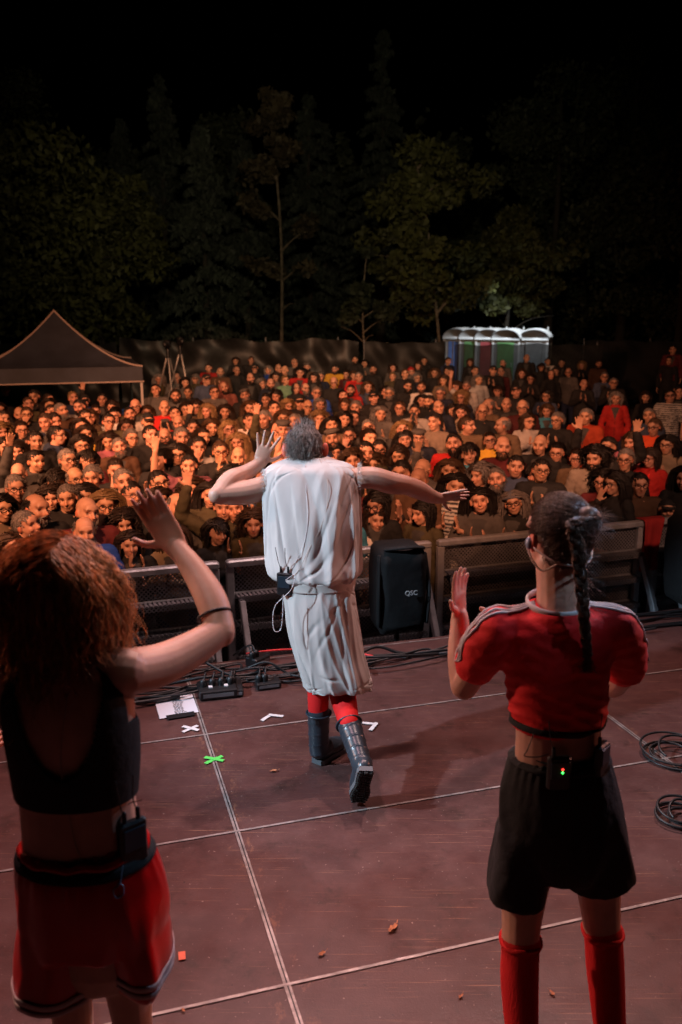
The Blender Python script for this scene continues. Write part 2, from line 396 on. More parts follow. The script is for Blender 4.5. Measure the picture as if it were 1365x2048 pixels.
def clipY(p, d):                                        # length until the front edge
    return (5.5 + 0.31*p[0] - p[1])/(d[1] - 0.31*d[0]) if abs(d[1]-0.31*d[0]) > 1e-3 else 99
for i in range(-3, 4):
    p = P1 + TD*2.17*i - LD*8; L = clipY(p, LD) - 0.01
    strip(mb, p, LD, L, 0.010, 0.004, 0.007); strip(mb, p, LD, L, 0.008, 0.004, -0.007); strip(mbk, p, LD, L, 0.006, 0.003, 0)
for j in range(-8, 2):
    p = P1 + LD*0.925*j - TD*8
    strip(mb, p, TD, 16, 0.012, 0.0042)
seam_o = build(mb, 'stage_deck_seams', seam, smooth=False); tag(seam_o, kind='structure')
seam_k = build(mbk, 'stage_deck_gaps', M['rubber'], smooth=False); tag(seam_k, kind='structure')

# ---------------------------------------------------------------- tape, paper, leaves
def flat(name, pts, z, m, label, cat, group=None, th=0.0015):
    pts = np.array([[*p[:2], z] for p in pts]); k = len(pts); q = pts + [0, 0, th]
    mb = MB(); mb.add(np.vstack([pts, q]), [tuple(range(k, 2*k))] + [(i, (i+1) % k, k+(i+1) % k, k+i) for i in range(k)])
    o = build(mb, name, m, smooth=False); return tag(o, label, cat, group)
def bar_px(a, b, wd):
    a, b = G(*a), G(*b); d = (b-a)/np.linalg.norm(b-a); s = np.array([-d[1], d[0], 0])*wd/2
    return [a-s, b-s, b+s, a+s]
white_tape = mat('white_gaffer_tape', (0.62,0.6,0.6), 0.7, bump=0.3, var=0.15, vscale=30)
green_tape = mat('green_tape', (0.09,0.62,0.1), 0.6, bump=0.3, var=0.1)
orange_tape = mat('orange_tape', (0.8,0.16,0.08), 0.6, var=0.2)
def cross(name, q, m, label):
    mb = MB()
    for k, (a, b) in enumerate(q):
        P = np.array(bar_px(a, b, 0.022)); P[:, 2] = 0.0055 + 0.002*k
        mb.add(np.vstack([P, P + [0, 0, 0.0015]]), [(4,5,6,7), (0,1,5,4), (1,2,6,5), (2,3,7,6), (3,0,4,7)])
    return tag(build(mb, name, m, smooth=False), label, 'tape mark')
cross('tape_cross', [((366,1466), (396,1453)), ((366,1455), (398,1463))], white_tape, 'white tape cross on the stage beside the taped set list')
cross('tape_cross', [((411,1529), (445,1514)), ((410,1517), (448,1524))], green_tape, 'bright green tape cross stuck over a seam of the stage floor')
cross('tape_corner', [((524,1443), (541,1432)), ((538,1432), (567,1435))], white_tape, 'white angled tape mark on the floor left of the boots')
cross('tape_corner', [((722,1447), (755,1450)), ((754,1448), (741,1463))], white_tape, 'white angled tape mark on the floor right of the boots')
flat('tape_square', [G(357,1907), G(371,1905), G(372,1921), G(358,1923)], 0.005, orange_tape, 'small orange tape square on the floor beside the red satin shorts', 'tape mark')
ps = [G(308,1398), G(385,1391), G(398,1426), G(320,1440)]
paper = mat('paper', (0.62,0.63,0.68), 0.8)
pl = empty('set_list', tuple(np.mean(ps, axis=0)), 0, 'white printed set list taped to the stage with black tape', 'paper')
def ch(o, root): o.parent = root; o.matrix_parent_inverse = Matrix.Translation(-Vector(root.location)); return o
mb = MB(); P = np.array(ps); P[:, 2] = 0.006; mb.add(np.vstack([P, P+[0,0,.001]]), [(4,5,6,7), (0,1,5,4), (1,2,6,5), (2,3,7,6), (3,0,4,7)])
ch(build(mb, 'sheet', paper, smooth=False), pl)
mb = MB()
u = (P[1]-P[0]); v = (P[3]-P[0])
for i in range(16):
    t = 0.1 + i*0.052; wln = 0.16 + 0.12*random.random()
    x = 0.53 - wln/2
    while x < 0.53 + wln/2:
        ww = 0.03 + 0.05*random.random(); a = P[0] + u*x + v*t
        mb.add([a+[0,0,.002], a+u*ww+[0,0,.002], a+u*ww+v*.024+[0,0,.002], a+v*.024+[0,0,.002]], [(0,1,2,3)]); x += ww + 0.02
ch(build(mb, 'printed_lines', M['black'], smooth=False), pl)
for q in (((322,1394), (366,1390)), ((334,1438), (390,1429))):
    mb = MB(); Q = np.array(bar_px(q[0], q[1], 0.05)); Q[:, 2] = 0.0085; mb.add(np.vstack([Q, Q+[0,0,.001]]), [(4,5,6,7), (0,1,5,4), (1,2,6,5), (2,3,7,6), (3,0,4,7)])
    ch(build(mb, 'black_tape', M['black'], smooth=False), pl)
leafm = mat('dry_leaf', (0.42,0.16,0.07), 0.8, var=0.5, vscale=60, bump=0.5)
def leaf(px, py, s, label, seed):
    rg = np.random.default_rng(seed); n_ = 14; th = np.linspace(0, 2*math.pi, n_, endpoint=False)
    r = s*(0.6+0.4*rg.random(n_)); x = r*np.cos(th)*1.4; y = r*np.sin(th)*0.7; z = 0.006 + s*0.5*rg.random(n_)
    v = np.stack([x, y, z], 1); v = np.vstack([v, [[0, 0, 0.006]]]); f = [(i, (i+1) % n_, n_) for i in range(n_)]
    mb = MB(); mb.add(v, f); tube(mb, [(s*1.3, 0, .01), (s*2.0, s*.3, .012)], [s*.06], 4, 3)
    o = build(mb, 'fallen_leaf', leafm); o.location = G(px, py); o.rotation_euler[2] = rg.random()*6; tag(o, label, 'leaf')
leaf(786, 1860, 0.022, 'largest curled brown dry leaf on the bare stage floor', 1)
leaf(644, 1911, 0.014, 'small pale brown leaf beside the floor seam crossing', 2)
leaf(547, 1544, 0.016, 'orange brown leaf on the stage left of the rear boot', 3)
leaf(1105, 1990, 0.010, 'tiny brown leaf scrap on the floor between the red socks', 4)
leaf(367, 2023, 0.008, 'tiny dark leaf scrap near the bottom of the floor', 5)
leaf(922, 1996, 0.009, 'dark leaf scrap on the floor left of the red socks', 6)

# ---------------------------------------------------------------- cables and boxes on the stage
def cable(pts, r, label, cat='cable', group=None, name='cable', m=None, n=None):
    mb = MB(); tube(mb, pts, [r], 6, n or len(pts)*6); return tag(build(mb, name, m or M['rubber']), label, cat, group)
rg = np.random.default_rng(3)
for i in range(17):                                      # tangle along the stage edge
    xs = -2.6 + rg.random()*3.2; L = 1.0 + rg.random()*1.6; k = 9; pts = []
    y0 = rg.random()*0.5
    for j in range(k):
        x = xs + L*j/(k-1) + rg.normal(0, .06); pts.append((x, ey(x) - 0.06 - y0*(0.5+0.6*rg.random()) - 0.05*abs(rg.normal()), 0.012 + abs(rg.normal(0, .03))))
    cable(pts, 0.006 + 0.005*rg.random(), 'black cable in the tangle along the front edge of the stage', group='cables tangled along the stage edge')
for i in range(6):                                      # to the right of the performer
    xs = 0.1 + rg.random()*2.0; L = 1.3 + rg.random()*2; pts = []; y0 = rg.random()*0.35
    for j in range(9):
        x = xs + L*j/8; pts.append((x, ey(x) - 0.05 - y0 + rg.normal(0, .02), 0.012 + abs(rg.normal(0, .006))))
    cable(pts, 0.006 + 0.004*rg.random(), 'black cable lying straight along the right half of the stage edge', group='cables along the right stage edge')
redc = mat('red_cable', (0.7,0.02,0.02), 0.5)
cable([(-.6+0.1*k, ey(-.6+0.1*k)-0.06-0.006*k*k+0.012*k, 0.06) for k in range(9)], 0.007, 'thin red cable at the stage edge behind the tunic', m=redc)
for q, lab, off, rr in (((1350,1515), 'big coil of black cable at the right edge of the stage', 0, .16), ((1362,1640), 'smaller coil of thin black cable by the right edge of the frame', 1, .11)):
    c = G(*q); pts = []
    for k in range(70):
        t = k*0.42; r_ = rr*(0.8 + 0.25*math.sin(t*0.37+off)+0.1*math.sin(t*1.3)); pts.append((c[0] + r_*math.cos(t), c[1] + r_*0.9*math.sin(t), 0.008 + 0.0011*k*(1+0.5*math.sin(t))*.6))
    cable(pts, 0.006, lab, 'cable coil', n=260, name='cable_coil')
def pedal(px, py, s, label, rz=0.3, kind=0):
    c = G(px, py); root = empty('power_box', tuple(c), rz, label, 'stage box')
    mb = MB(); box(mb, (0,0,s[2]/2+.004), s, bev=.006); build(mb, 'case', M['black'], root, smooth=False)
    for k in range(4 if s[0] > .18 else 2):
        mb = MB(); x = -s[0]*.36 + k*s[0]*.24; tube(mb, [(x,0,s[2]), (x,0,s[2]+.028)], [.021], 10); tube(mb, [(x,0,s[2]+.02), (x+.02,.06,s[2]+.06), (x+.03,.2,.02)], [.006], 6, 8)
        build(mb, 'plug', M['rubber'], root)
    if kind:
        for k in range(2):
            mb = MB(); box(mb, (-.04+.09*k, -.03, s[2]+.008), (.022,.03,.006)); build(mb, 'white_label', white_tape, root, smooth=False)
    mb = MB(); box(mb, (0, -s[1]/2, s[2]*.55), (s[0]*.8, .004, s[2]*.4)); build(mb, 'front_plate', M['alud'], root, smooth=False)
pedal(435, 1388, (.22,.17,.055), 'black socket box with two white labels beside the set list', .25, 1)
pedal(470, 1382, (.09,.19,.045), 'black ribbed foot switch next to the labelled socket box', .2)
pedal(536, 1374, (.15,.09,.04), 'low black box among cables left of the tunic', .3)
pedal(516, 1330, (.13,.10,.06), 'grey topped junction box on the cable heap', .9)
pedal(365, 1350, (.12,.10,.04), 'black junction box behind the set list', .1)

# ---------------------------------------------------------------- crowd barriers
def perf_mat():
    m = mat('perforated_sheet', (0.24,0.24,0.26), 0.45, 0.3, var=0.3, vscale=5); n, l = nodes(m); b = n['Principled BSDF']
    tc = n.new('ShaderNodeTexCoord'); mp = n.new('ShaderNodeMapping'); mp.inputs['Rotation'].default_value = (0, R(45), 0)
    mp.inputs['Scale'].default_value = (1, 0, 1)
    v = n.new('ShaderNodeTexVoronoi'); v.inputs['Scale'].default_value = 42; v.inputs['Randomness'].default_value = 0
    l.new(tc.outputs['Object'], mp.inputs[0]); l.new(mp.outputs[0], v.inputs['Vector'])
    c = n.new('ShaderNodeMath'); c.operation = 'GREATER_THAN'; c.inputs[1].default_value = 0.36
    l.new(v.outputs['Distance'], c.inputs[0]); l.new(c.outputs[0], b.inputs['Alpha']); return m
M['perf'] = perf_mat()
redstrip = mat('red_reflective_strip', (0.6,0.03,0.02), 0.4)
def by(x): return 6.75 + 0.36*x
def barrier(xa, xb, label, red=False):
    a = np.array([xa, by(xa)]); b = np.array([xb, by(xb)]); L = np.linalg.norm(b-a); ang = math.atan2(b[1]-a[1], b[0]-a[0])
    root = empty('crowd_barrier', (a[0], a[1], GZ), ang, label, 'crowd barrier', 'crowd barriers in front of the stage')
    top = 1.26; zs = (.27, .52, .77, 1.0)
    mb = MB(); box(mb, (L/2, 0, top), (L, .075, .055), bev=.012); build(mb, 'top_rail', M['alu'], root, smooth=False)
    for x in (.03, L-.03):
        mb = MB(); box(mb, (x, 0, (top-.03)/2), (.06, .05, top-.03), bev=.006); build(mb, 'post', M['alu'], root, smooth=False)
    for k, z in enumerate(zs):
        mb = MB(); box(mb, (L/2, 0, z), (L-.125, .045, .045)); build(mb, 'rail', M['alu'], root, smooth=False)
        mb = MB(); box(mb, (L/2, -.075, z+.016), (L-.13, .1, .012)); box(mb, (L/2, -.127, z+.004), (L-.13, .008, .05)); build(mb, 'step_ledge', M['perf'], root, smooth=False)
        hi = (zs + (top,))[k+1]; mb = MB(); box(mb, (L/2, .02, (z+hi)/2), (L-.13, .004, hi-z-.05)); build(mb, 'mesh_panel', M['perf'], root, smooth=False)
    for x in (.09, L*.5, L-.09):
        mb = MB(); t0 = np.array([x, -.13, .99]); t1 = np.array([x, -.62, .03]); d = t1-t0; ln = np.linalg.norm(d)
        rt = frame(d, (1,0,0)); box(mb, (t0+t1)/2, (.06,.045,ln), bev=.006, rot=rt); br = build(mb, 'brace', M['alu'], root, smooth=False)
        if red and abs(x-L*.5) < .01:
            mb = MB(); n_ = rt[:, 0]; n2 = rt[:, 1]
            box(mb, (t0+t1)/2 + np.array([0, -.022, -.02]), (.02,.02,ln*.8), rot=rt); build(mb, 'reflective_strip', redstrip, br, smooth=False)
    mb = MB(); box(mb, (L/2, -.42, .02), (L, .86, .012)); build(mb, 'base_plate', M['alud'], root, smooth=False)
barrier(-4.65, -2.75, 'aluminium crowd barrier at the far left behind the curly hair')
barrier(-2.7, -0.93, 'aluminium crowd barrier below the raised left hand')
barrier(-0.88, 0.74, 'aluminium crowd barrier hidden in part by the tunic')
barrier(0.80, 2.74, 'aluminium crowd barrier with red strip behind the braided head', True)
barrier(2.86, 4.7, 'dark crowd barrier at the far right behind the covered speaker')

# black covered speaker in front of the barrier, and its neighbour at the right
cover = mat('black_nylon_cover', (0.004,0.004,0.0045), 0.85, bump=0.6, bscale=14, var=0.3)
def text_mesh(s, size, m, name, parent, loc, rot, th=0.002):
    c = bpy.data.curves.new(name, 'FONT'); c.body = s; c.size = size; c.extrude = th; c.align_x = 'CENTER'; c.align_y = 'CENTER'
    o = bpy.data.objects.new(name, c); COL.objects.link(o); bpy.context.view_layer.update()
    me = bpy.data.meshes.new_from_object(o.evaluated_get(bpy.context.evaluated_depsgraph_get())); bpy.data.objects.remove(o)
    k = mobj(name, me, m, parent, smooth=False); me.materials.clear(); me.materials.append(m); k.location = loc; k.rotation_euler = rot; return k
def covered_speaker(x, y, z0, z1, wd, rz, label, text):
    root = empty('covered_speaker', (x, y, GZ), rz, label, 'speaker')
    mb = MB(); zc = (z0+z1)/2; nz_ = 14; v = []; ns = 28
    for i in range(nz_):
        t = i/(nz_-1); z = z0 + (z1-z0)*t; sx = wd/2*(0.93+0.07*math.sin(t*3)); sy = .2*(0.85+0.15*t)
        if i == nz_-1: sx *= .86; sy *= .8
        for j in range(ns):
            a = 2*math.pi*j/ns; ca, sa = math.cos(a), math.sin(a)
            px_ = sx*math.copysign(abs(ca)**.35, ca); py_ = sy*math.copysign(abs(sa)**.35, sa)
            wv = .008*math.sin(a*7+t*5)+.006*math.sin(a*13-t*9); v.append((px_*(1+wv*3), py_*(1+wv*3), z + (.02*math.sin(a*3) if i == 0 else 0)))
    f = [(i*ns+j, i*ns+(j+1) % ns, (i+1)*ns+(j+1) % ns, (i+1)*ns+j) for i in range(nz_-1) for j in range(ns)]
    f += [tuple(range(ns))[::-1], tuple((nz_-1)*ns+j for j in range(ns))]
    mb.add(v, f); cv = build(mb, 'cover', cover, root)
    mb = MB(); tube(mb, [(-wd*.38, -.14, z1+.01), (0, -.19, z1+.03), (wd*.38, -.14, z1+.01)], [(.012,.03)], 8); build(mb, 'flap_seam', cover, cv)
    for sg in (-1, 1):
        mb = MB(); tube(mb, [(sg*wd*.47, -.1, z1-.05), (sg*wd*.52, -.15, zc), (sg*wd*.5, -.13, z0+.05)], [(.014,.03)], 8); build(mb, 'side_flap', cover, cv)
    mb = MB(); tube(mb, [(0,0,.05), (0,0,z0+.1)], [.02], 12); build(mb, 'pole', M['black'], root)
    for k in range(3):
        a = k*2.094 + .5; mb = MB(); tube(mb, [(0,0,.45), (.36*math.cos(a), .36*math.sin(a), .02)], [(.013,.013)], 8); build(mb, 'leg', M['black'], root)
    if text:
        text_mesh('QSC', .048, mat('grey_print', (0.5,0.5,0.5), .5), 'printed_logo', cv, (wd*.10, -.212, zc-.0), (R(90), 0, 0))
covered_speaker(0.41, 6.1, 0.90, 1.50, 0.36, R(14), 'speaker under a black printed nylon cover on a stand before the barrier', True)
covered_speaker(2.98, 7.0, 0.80, 1.50, 0.50, R(18), 'black covered speaker at the right edge of the frame', False)
mb = MB()                                                  # steel foot visible under the cover
redcloth = mat('red_cotton', (0.38,0.02,0.02), 0.9, bump=0.5, bscale=30, var=0.2)
v = []; nu, nv = 22, 20
for i in range(nu):
    for j in range(nv):
        u_, t = i/(nu-1), j/(nv-1); s = t*0.62; xx = u_*0.26*(1-.25*t) + .02*math.sin(u_*9+t*3)
        yy = -.055 - .022*math.sin(u_*17+t*2)*t - .008; zz = 1.305 - s + .14
        if s < .14: yy = -.055 + (.14-s)*.8; zz = 1.305
        v.append((xx, yy, zz))
f = [(i*nv+j, i*nv+j+1, (i+1)*nv+j+1, (i+1)*nv+j) for i in range(nu-1) for j in range(nv-1)]
mb.add(v, f); o = build(mb, 'red_cloth', redcloth); o.modifiers.new('s', 'SOLIDIFY').thickness = .006
o.location = (2.70, by(2.70), GZ); o.rotation_euler[2] = math.atan(.36); tag(o, 'red cloth hung over the end of the crowd barrier', 'cloth')

# ---------------------------------------------------------------- black fence at the back
FY = 30.5
def fence(x0, x1, y0, y1, top, m, label, sag=.06, seed=0, name='screen_fence'):
    root = empty(name, (x0, y0, GZ), 0, label, 'fence', 'fences behind the crowd'); L = x1-x0; nu = int(L*9); nv = 26; v = []
    for i in range(nu):
        for j in range(nv):
            u_, t = i/(nu-1), j/(nv-1); x = u_*L
            w_ = .10*math.sin(x*1.1+t*2.2+seed)*math.sin(t*3.1)+.07*math.sin(x*2.7-t*5.3+seed)+.045*math.sin(x*6.1+t*7+2*math.sin(x*.9))+.03*math.sin(x*3.3+t*15+seed)
            v.append((x, (y1-y0)*u_ + w_*1.3, t*(top + sag*math.sin(x*1.9+seed)+.03*math.sin(x*5))))
    mb = MB(); mb.add(v, [(i*nv+j, i*nv+j+1, (i+1)*nv+j+1, (i+1)*nv+j) for i in range(nu-1) for j in range(nv-1)]); build(mb, 'sheet', m, root)
    for k in range(int(L/2.5)+1):
        u_ = min(1, k*2.5/L); mb = MB(); tube(mb, [(u_*L, (y1-y0)*u_+.3, 0), (u_*L, (y1-y0)*u_+.3, top+.08)], [.022], 8); build(mb, 'post', M['alud'], root)
plast = mat('black_plastic_sheet', (0.020,0.019,0.018), 0.48, bump=0.6, bscale=5, var=0.3)
mesh_ = mat('black_mesh_screen', (0.02,0.019,0.018), 0.8, alpha=0.86)
fence(-7.6, 0.6, FY, FY, 2.12, plast, 'black plastic sheet fence, creased, behind the left of the crowd', seed=1)
fence(0.8, 3.6, FY+.1, FY+.3, 2.05, mat('dull_black_sheet', (0.015,0.014,0.013), .6, bump=.4, bscale=4), 'dull black sheet fence behind the middle of the crowd', .02, 2)
fence(3.9, 9.0, FY+.3, FY+.2, 1.98, mesh_, 'dark see-through mesh fence in front of the portable toilets', .02, 3)
fence(-22, -7.8, FY+1, FY+.5, 2.0, plast, 'black sheet fence beyond the canopy tent', seed=5)
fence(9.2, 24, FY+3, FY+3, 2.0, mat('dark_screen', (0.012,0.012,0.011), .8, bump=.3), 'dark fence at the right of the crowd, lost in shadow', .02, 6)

# ---------------------------------------------------------------- portable toilets
white_p = mat('white_moulded_plastic', (0.55,0.55,0.56), 0.45, var=0.12, vscale=4)
tc = {'blue': (0.08,0.15,0.38), 'green': (0.12,0.30,0.12), 'red': (0.36,0.07,0.08), 'grey': (0.26,0.27,0.28)}
tm = {k: mat('toilet_%s_plastic' % k, v, 0.45, var=0.15) for k, v in tc.items()}
def toilet(x, y, rz, color, label):
    root = empty('portable_toilet', (x, y, GZ), rz, label, 'portable toilet', 'portable toilets behind the fence')
    mb = MB(); box(mb, (0,0,1.0), (1.06,1.06,2.0), bev=.04); build(mb, 'cabin', tm[color if color == 'grey' else 'grey'], root, smooth=False)
    mb = MB()
    for sx in (-.5, .5):
        for sy in (-.5, .5): box(mb, (sx*1.04, sy*1.04, 1.0), (.09,.09,2.0), bev=.02)
    build(mb, 'corner_posts', white_p, root, smooth=False)
    mb = MB(); box(mb, (0,-.548,.98), (.66,.03,1.85), bev=.01); d = build(mb, 'door', tm[color], root, smooth=False)
    mb = MB(); tube(mb, [(.25,-.575,1.0), (.25,-.575,1.14)], [.014], 6); build(mb, 'handle', white_p, d)
    mb = MB(); box(mb, (0,-.56,2.07), (.26,.02,.11)); build(mb, 'sign_panel', tm[color], root, smooth=False)
    mb = MB(); n_ = 15; v = []
    for yy in (-.62, -.57, .57, .62):
        k = .93 if abs(yy) > .6 else 1
        for i in range(n_):
            a = math.pi*i/(n_-1); v.append((-.6*k*math.cos(a), yy, 2.0 + .42*k*math.sin(a)**.8))
    f = [(r*n_+i, r*n_+i+1, (r+1)*n_+i+1, (r+1)*n_+i) for r in range(3) for i in range(n_-1)] + [tuple(range(n_)), tuple(3*n_+i for i in range(n_))[::-1]]
    f += [(i*n_, (i+1)*n_, (i+1)*n_+n_-1, i*n_+n_-1) for i in range(3)]
    mb.add(v, f); rf = build(mb, 'roof', white_p, root)
    mb = MB()
    for yy in (-.35, 0, .35): tube(mb, [(-.6*math.cos(a), yy, 2.005+.42*math.sin(a)**.8) for a in np.linspace(.2, 2.94, 9)], [.022], 6, 16)
    build(mb, 'roof_rib', white_p, rf)
    mb = MB(); tube(mb, [(.40,.42,2.1), (.40,.42,2.46)], [.03], 10); build(mb, 'vent_pipe', white_p, root)
for k, (px, Y, c, lab) in enumerate([(929, 36.2, 'blue', 'portable toilet with a blue door, leftmost of the row'), (961, 35.8, 'green', 'portable toilet with a green door, second from the left of the row'),
        (993, 35.4, 'red', 'portable toilet with a red door, third from the left of the row'), (1027, 35.0, 'green', 'portable toilet with a brighter green door right of the red one'),
        (1078, 34.8, 'grey', 'grey portable toilet at the right end of the row')]):
    p = W(px-7, 700, Y); toilet(p[0], Y, R(-28) if k < 4 else R(-20), c, lab)
l_ = bpy.data.lights.new('toilet_lamp', 'SPOT'); l_.energy = 900; l_.color = (0.85,0.95,1.0); l_.spot_size = R(70); l_.spot_blend = .6; l_.shadow_soft_size = .1
lo = bpy.data.objects.new('toilet_lamp', l_); COL.objects.link(lo); lo.location = (6.6, 32.0, 4.0)
lo.rotation_euler = (Vector((6.9, 35.2, 0.9)) - lo.location).to_track_quat('-Z', 'Y').to_euler()

# ---------------------------------------------------------------- canopy tent
def canopy():
    C0 = np.array([-5.55, 17.4]); rz = R(17); root = empty('canopy_tent', (C0[0], C0[1], GZ), rz, 'black pop-up canopy tent with pale edge piping above the crowd', 'canopy tent')
    fab = mat('canopy_fabric', (0.024,0.032,0.050), 0.7, bump=0.5, bscale=4, var=0.25, vscale=3); pip = mat('pale_piping', (0.4,0.33,0.3), 0.6); leg = mat('pale_metal', (0.45,0.43,0.42), .5, .3)
    h = 1.5; ze, zp = 2.12, 3.12; n_ = 16; v = []
    for k in range(4):
        a = [(-h,-h), (h,-h), (h,h), (-h,h)][k]; b = [(h,-h), (h,h), (-h,h), (-h,-h)][k]
        base = len(v)
        for i in range(n_+1):
            t = i/n_; s = (1-t); z = ze + (zp-ze)*(t**1.7)
            for j in range(9):
                u_ = j/8; x = (a[0]*(1-u_)+b[0]*u_)*s; y = (a[1]*(1-u_)+b[1]*u_)*s
                v.append((x, y, z - .10*math.sin(math.pi*u_)*math.sin(math.pi*min(t*1.1,1)) - .02*math.sin(u_*19)*s*t))
    v = np.array(v); f = []
    for k in range(4):
        b0 = k*(n_+1)*9; f += [(b0+i*9+j, b0+i*9+j+1, b0+(i+1)*9+j+1, b0+(i+1)*9+j) for i in range(n_) for j in range(8)]
    mb = MB(); mb.add(v, f); build(mb, 'roof', fab, root)
    mb = MB(); cs = [(-h,-h), (h,-h), (h,h), (-h,h)]; vv = []; ff = []
    for k in range(4):
        a, b = np.array(cs[k]), np.array(cs[(k+1) % 4])
        for j in range(17):
            u_ = j/16; p = a*(1-u_)+b*u_; o_ = .012*math.sin(u_*23); s0 = len(vv)
            vv.append((p[0]*1.003+o_*.3, p[1]*1.003, ze+.004)); vv.append((p[0]*1.01+o_, p[1]*1.01+o_, ze-.27))
            if j < 16: ff.append((s0, s0+1, s0+3, s0+2))
    mb.add(vv, ff); build(mb, 'valance', fab, root)
    for k in range(4):
        a = np.array(cs[k]); mb = MB(); tube(mb, [(a[0]*(1-t), a[1]*(1-t), ze+(zp-ze)*t**1.7+.01) for t in np.linspace(0,1,10)], [.018], 6, 20); build(mb, 'edge_piping', pip, root)
        b = np.array(cs[(k+1) % 4]); mb = MB(); tube(mb, [(*(a*1.01), ze-.27), (*(b*1.01), ze-.27)], [.016], 6, 6); build(mb, 'hem_piping', pip, root)
        mb = MB(); box(mb, (a[0]*.985, a[1]*.985, ze/2), (.045,.045,ze), bev=.004); build(mb, 'leg', leg, root, smooth=False)
canopy()
tarpm = mat('blue_tarpaulin', (0.02,0.09,0.35), 0.5, bump=.6, bscale=6)
mb = MB(); ell(mb, (0,0,0), (.34,.3,.36), 24, 16); me = remesh(mb, .03, 3); v = getv(me); v += getn(me)*(.06*nz(v, 9))[:, None]; setv(me, v)
o = mobj('blue_tarpaulin_bundle', me, tarpm); o.location = W(268, 848, 16.6) ; tag(o, 'bright blue tarpaulin bundle beside the canopy leg', 'tarpaulin')
mb = MB(); box(mb, (0,0,.55), (.5,.4,1.1), bev=.03); o = build(mb, 'tarp_pedestal', M['black'], smooth=False); o.name = 'flight_case'
p = W(268, 848, 16.7); o.location = (p[0], 16.7, GZ); o.scale[2] = max(.4, (p[2]-GZ-.3)/1.1); tag(o, 'black flight case under the blue tarpaulin bundle', 'case')

# ---------------------------------------------------------------- camera tripods and riser
def tripod(px, Y, ztop, label, redlamp=False):
    p = W(px, 700, Y); root = empty('camera_tripod', (p[0], Y, GZ+.45), R(20*redlamp), label, 'tripod', 'camera tripods behind the crowd')
    hgt = ztop - GZ - .45; lm = mat('tripod_metal', (0.3,0.28,0.27), .4, .6)
    for k in range(3):
        a = k*2.094 + .9; mb = MB(); tube(mb, [(.04*math.cos(a), .04*math.sin(a), hgt-.32), (.52*math.cos(a), .52*math.sin(a), 0.0)], [.024, .016], 8); build(mb, 'leg', lm, root)
    mb = MB(); tube(mb, [(0,0,hgt-.42), (0,0,hgt-.12)], [.035,.045], 10); build(mb, 'head', M['black'], root)
    mb = MB(); box(mb, (0,0,hgt), (.12,.3,.16), bev=.02); tube(mb, [(0,-.15,hgt), (0,-.3,hgt)], [.055], 12); cm = build(mb, 'camera_body', M['black'], root)
    if redlamp:
        e = bpy.data.materials.new('tally_lamp'); e.use_nodes = True; b = e.node_tree.nodes['Principled BSDF']; b.inputs['Base Color'].default_value = (1,.05,.03,1)
        b.inputs['Emission Color'].default_value = (1,.08,.05,1); b.inputs['Emission Strength'].default_value = 2
        mb = MB(); ell(mb, (.0,-.31,hgt+.03), (.03,.012,.02), 8, 6); build(mb, 'tally_lamp', e, cm)
tripod(336, 19.6, 1.46, 'grey tripod with a camera right of the canopy, the left one')
tripod(361, 20.4, 1.50, 'tripod with a camera showing a red lamp, the right one', True)
mb = MB(); p = W(348, 700, 20)
box(mb, (0,0,.2), (2.2,1.8,.44)); o = build(mb, 'camera_riser', M['black'], smooth=False); o.location = (p[0], 20, GZ); tag(o, 'low black riser under the camera tripods', 'platform')

# ---------------------------------------------------------------- trees
barks = {'pale': mat('pale_birch_bark', (0.17,0.13,0.09), .85, bump=.6, bscale=12, var=.45, vscale=5), 'dark': mat('dark_bark', (0.035,0.028,0.02), .9, bump=.8, bscale=10)}
def leafmat(name, c):
    m = mat(name, c, 0.7, var=0.5, vscale=1.3); m.node_tree.nodes['Principled BSDF'].inputs['Transmission Weight'].default_value = 0; return m
lm = {'yg': leafmat('yellow_green_leaves', (0.06,0.062,0.014)), 'dk': leafmat('dark_leaves', (0.035,0.042,0.018)), 'nd': leafmat('conifer_needles', (0.03,0.038,0.026)),
      'br': leafmat('sparse_brown_leaves', (0.06,0.045,0.022))}
def quads(mb, c, size, rg, asp=.55, droop=None):
    n_ = len(c); a = rg.normal(0,1,(n_,3)); a /= np.linalg.norm(a,axis=1)[:,None]
    if droop is not None: a = a*.5 + np.array(droop); a /= np.linalg.norm(a,axis=1)[:,None]
    b = np.cross(a, rg.normal(0,1,(n_,3))); b /= np.linalg.norm(b,axis=1)[:,None]; s = size*(.6+.8*rg.random((n_,1)))
    v = np.stack([c-a*s, c+b*s*asp, c+a*s, c-b*s*asp], 1).reshape(-1,3); mb.v.append(v); k = mb.n
    mb.f += [(k+4*i, k+4*i+1, k+4*i+2, k+4*i+3) for i in range(n_)]; mb.n += 4*n_
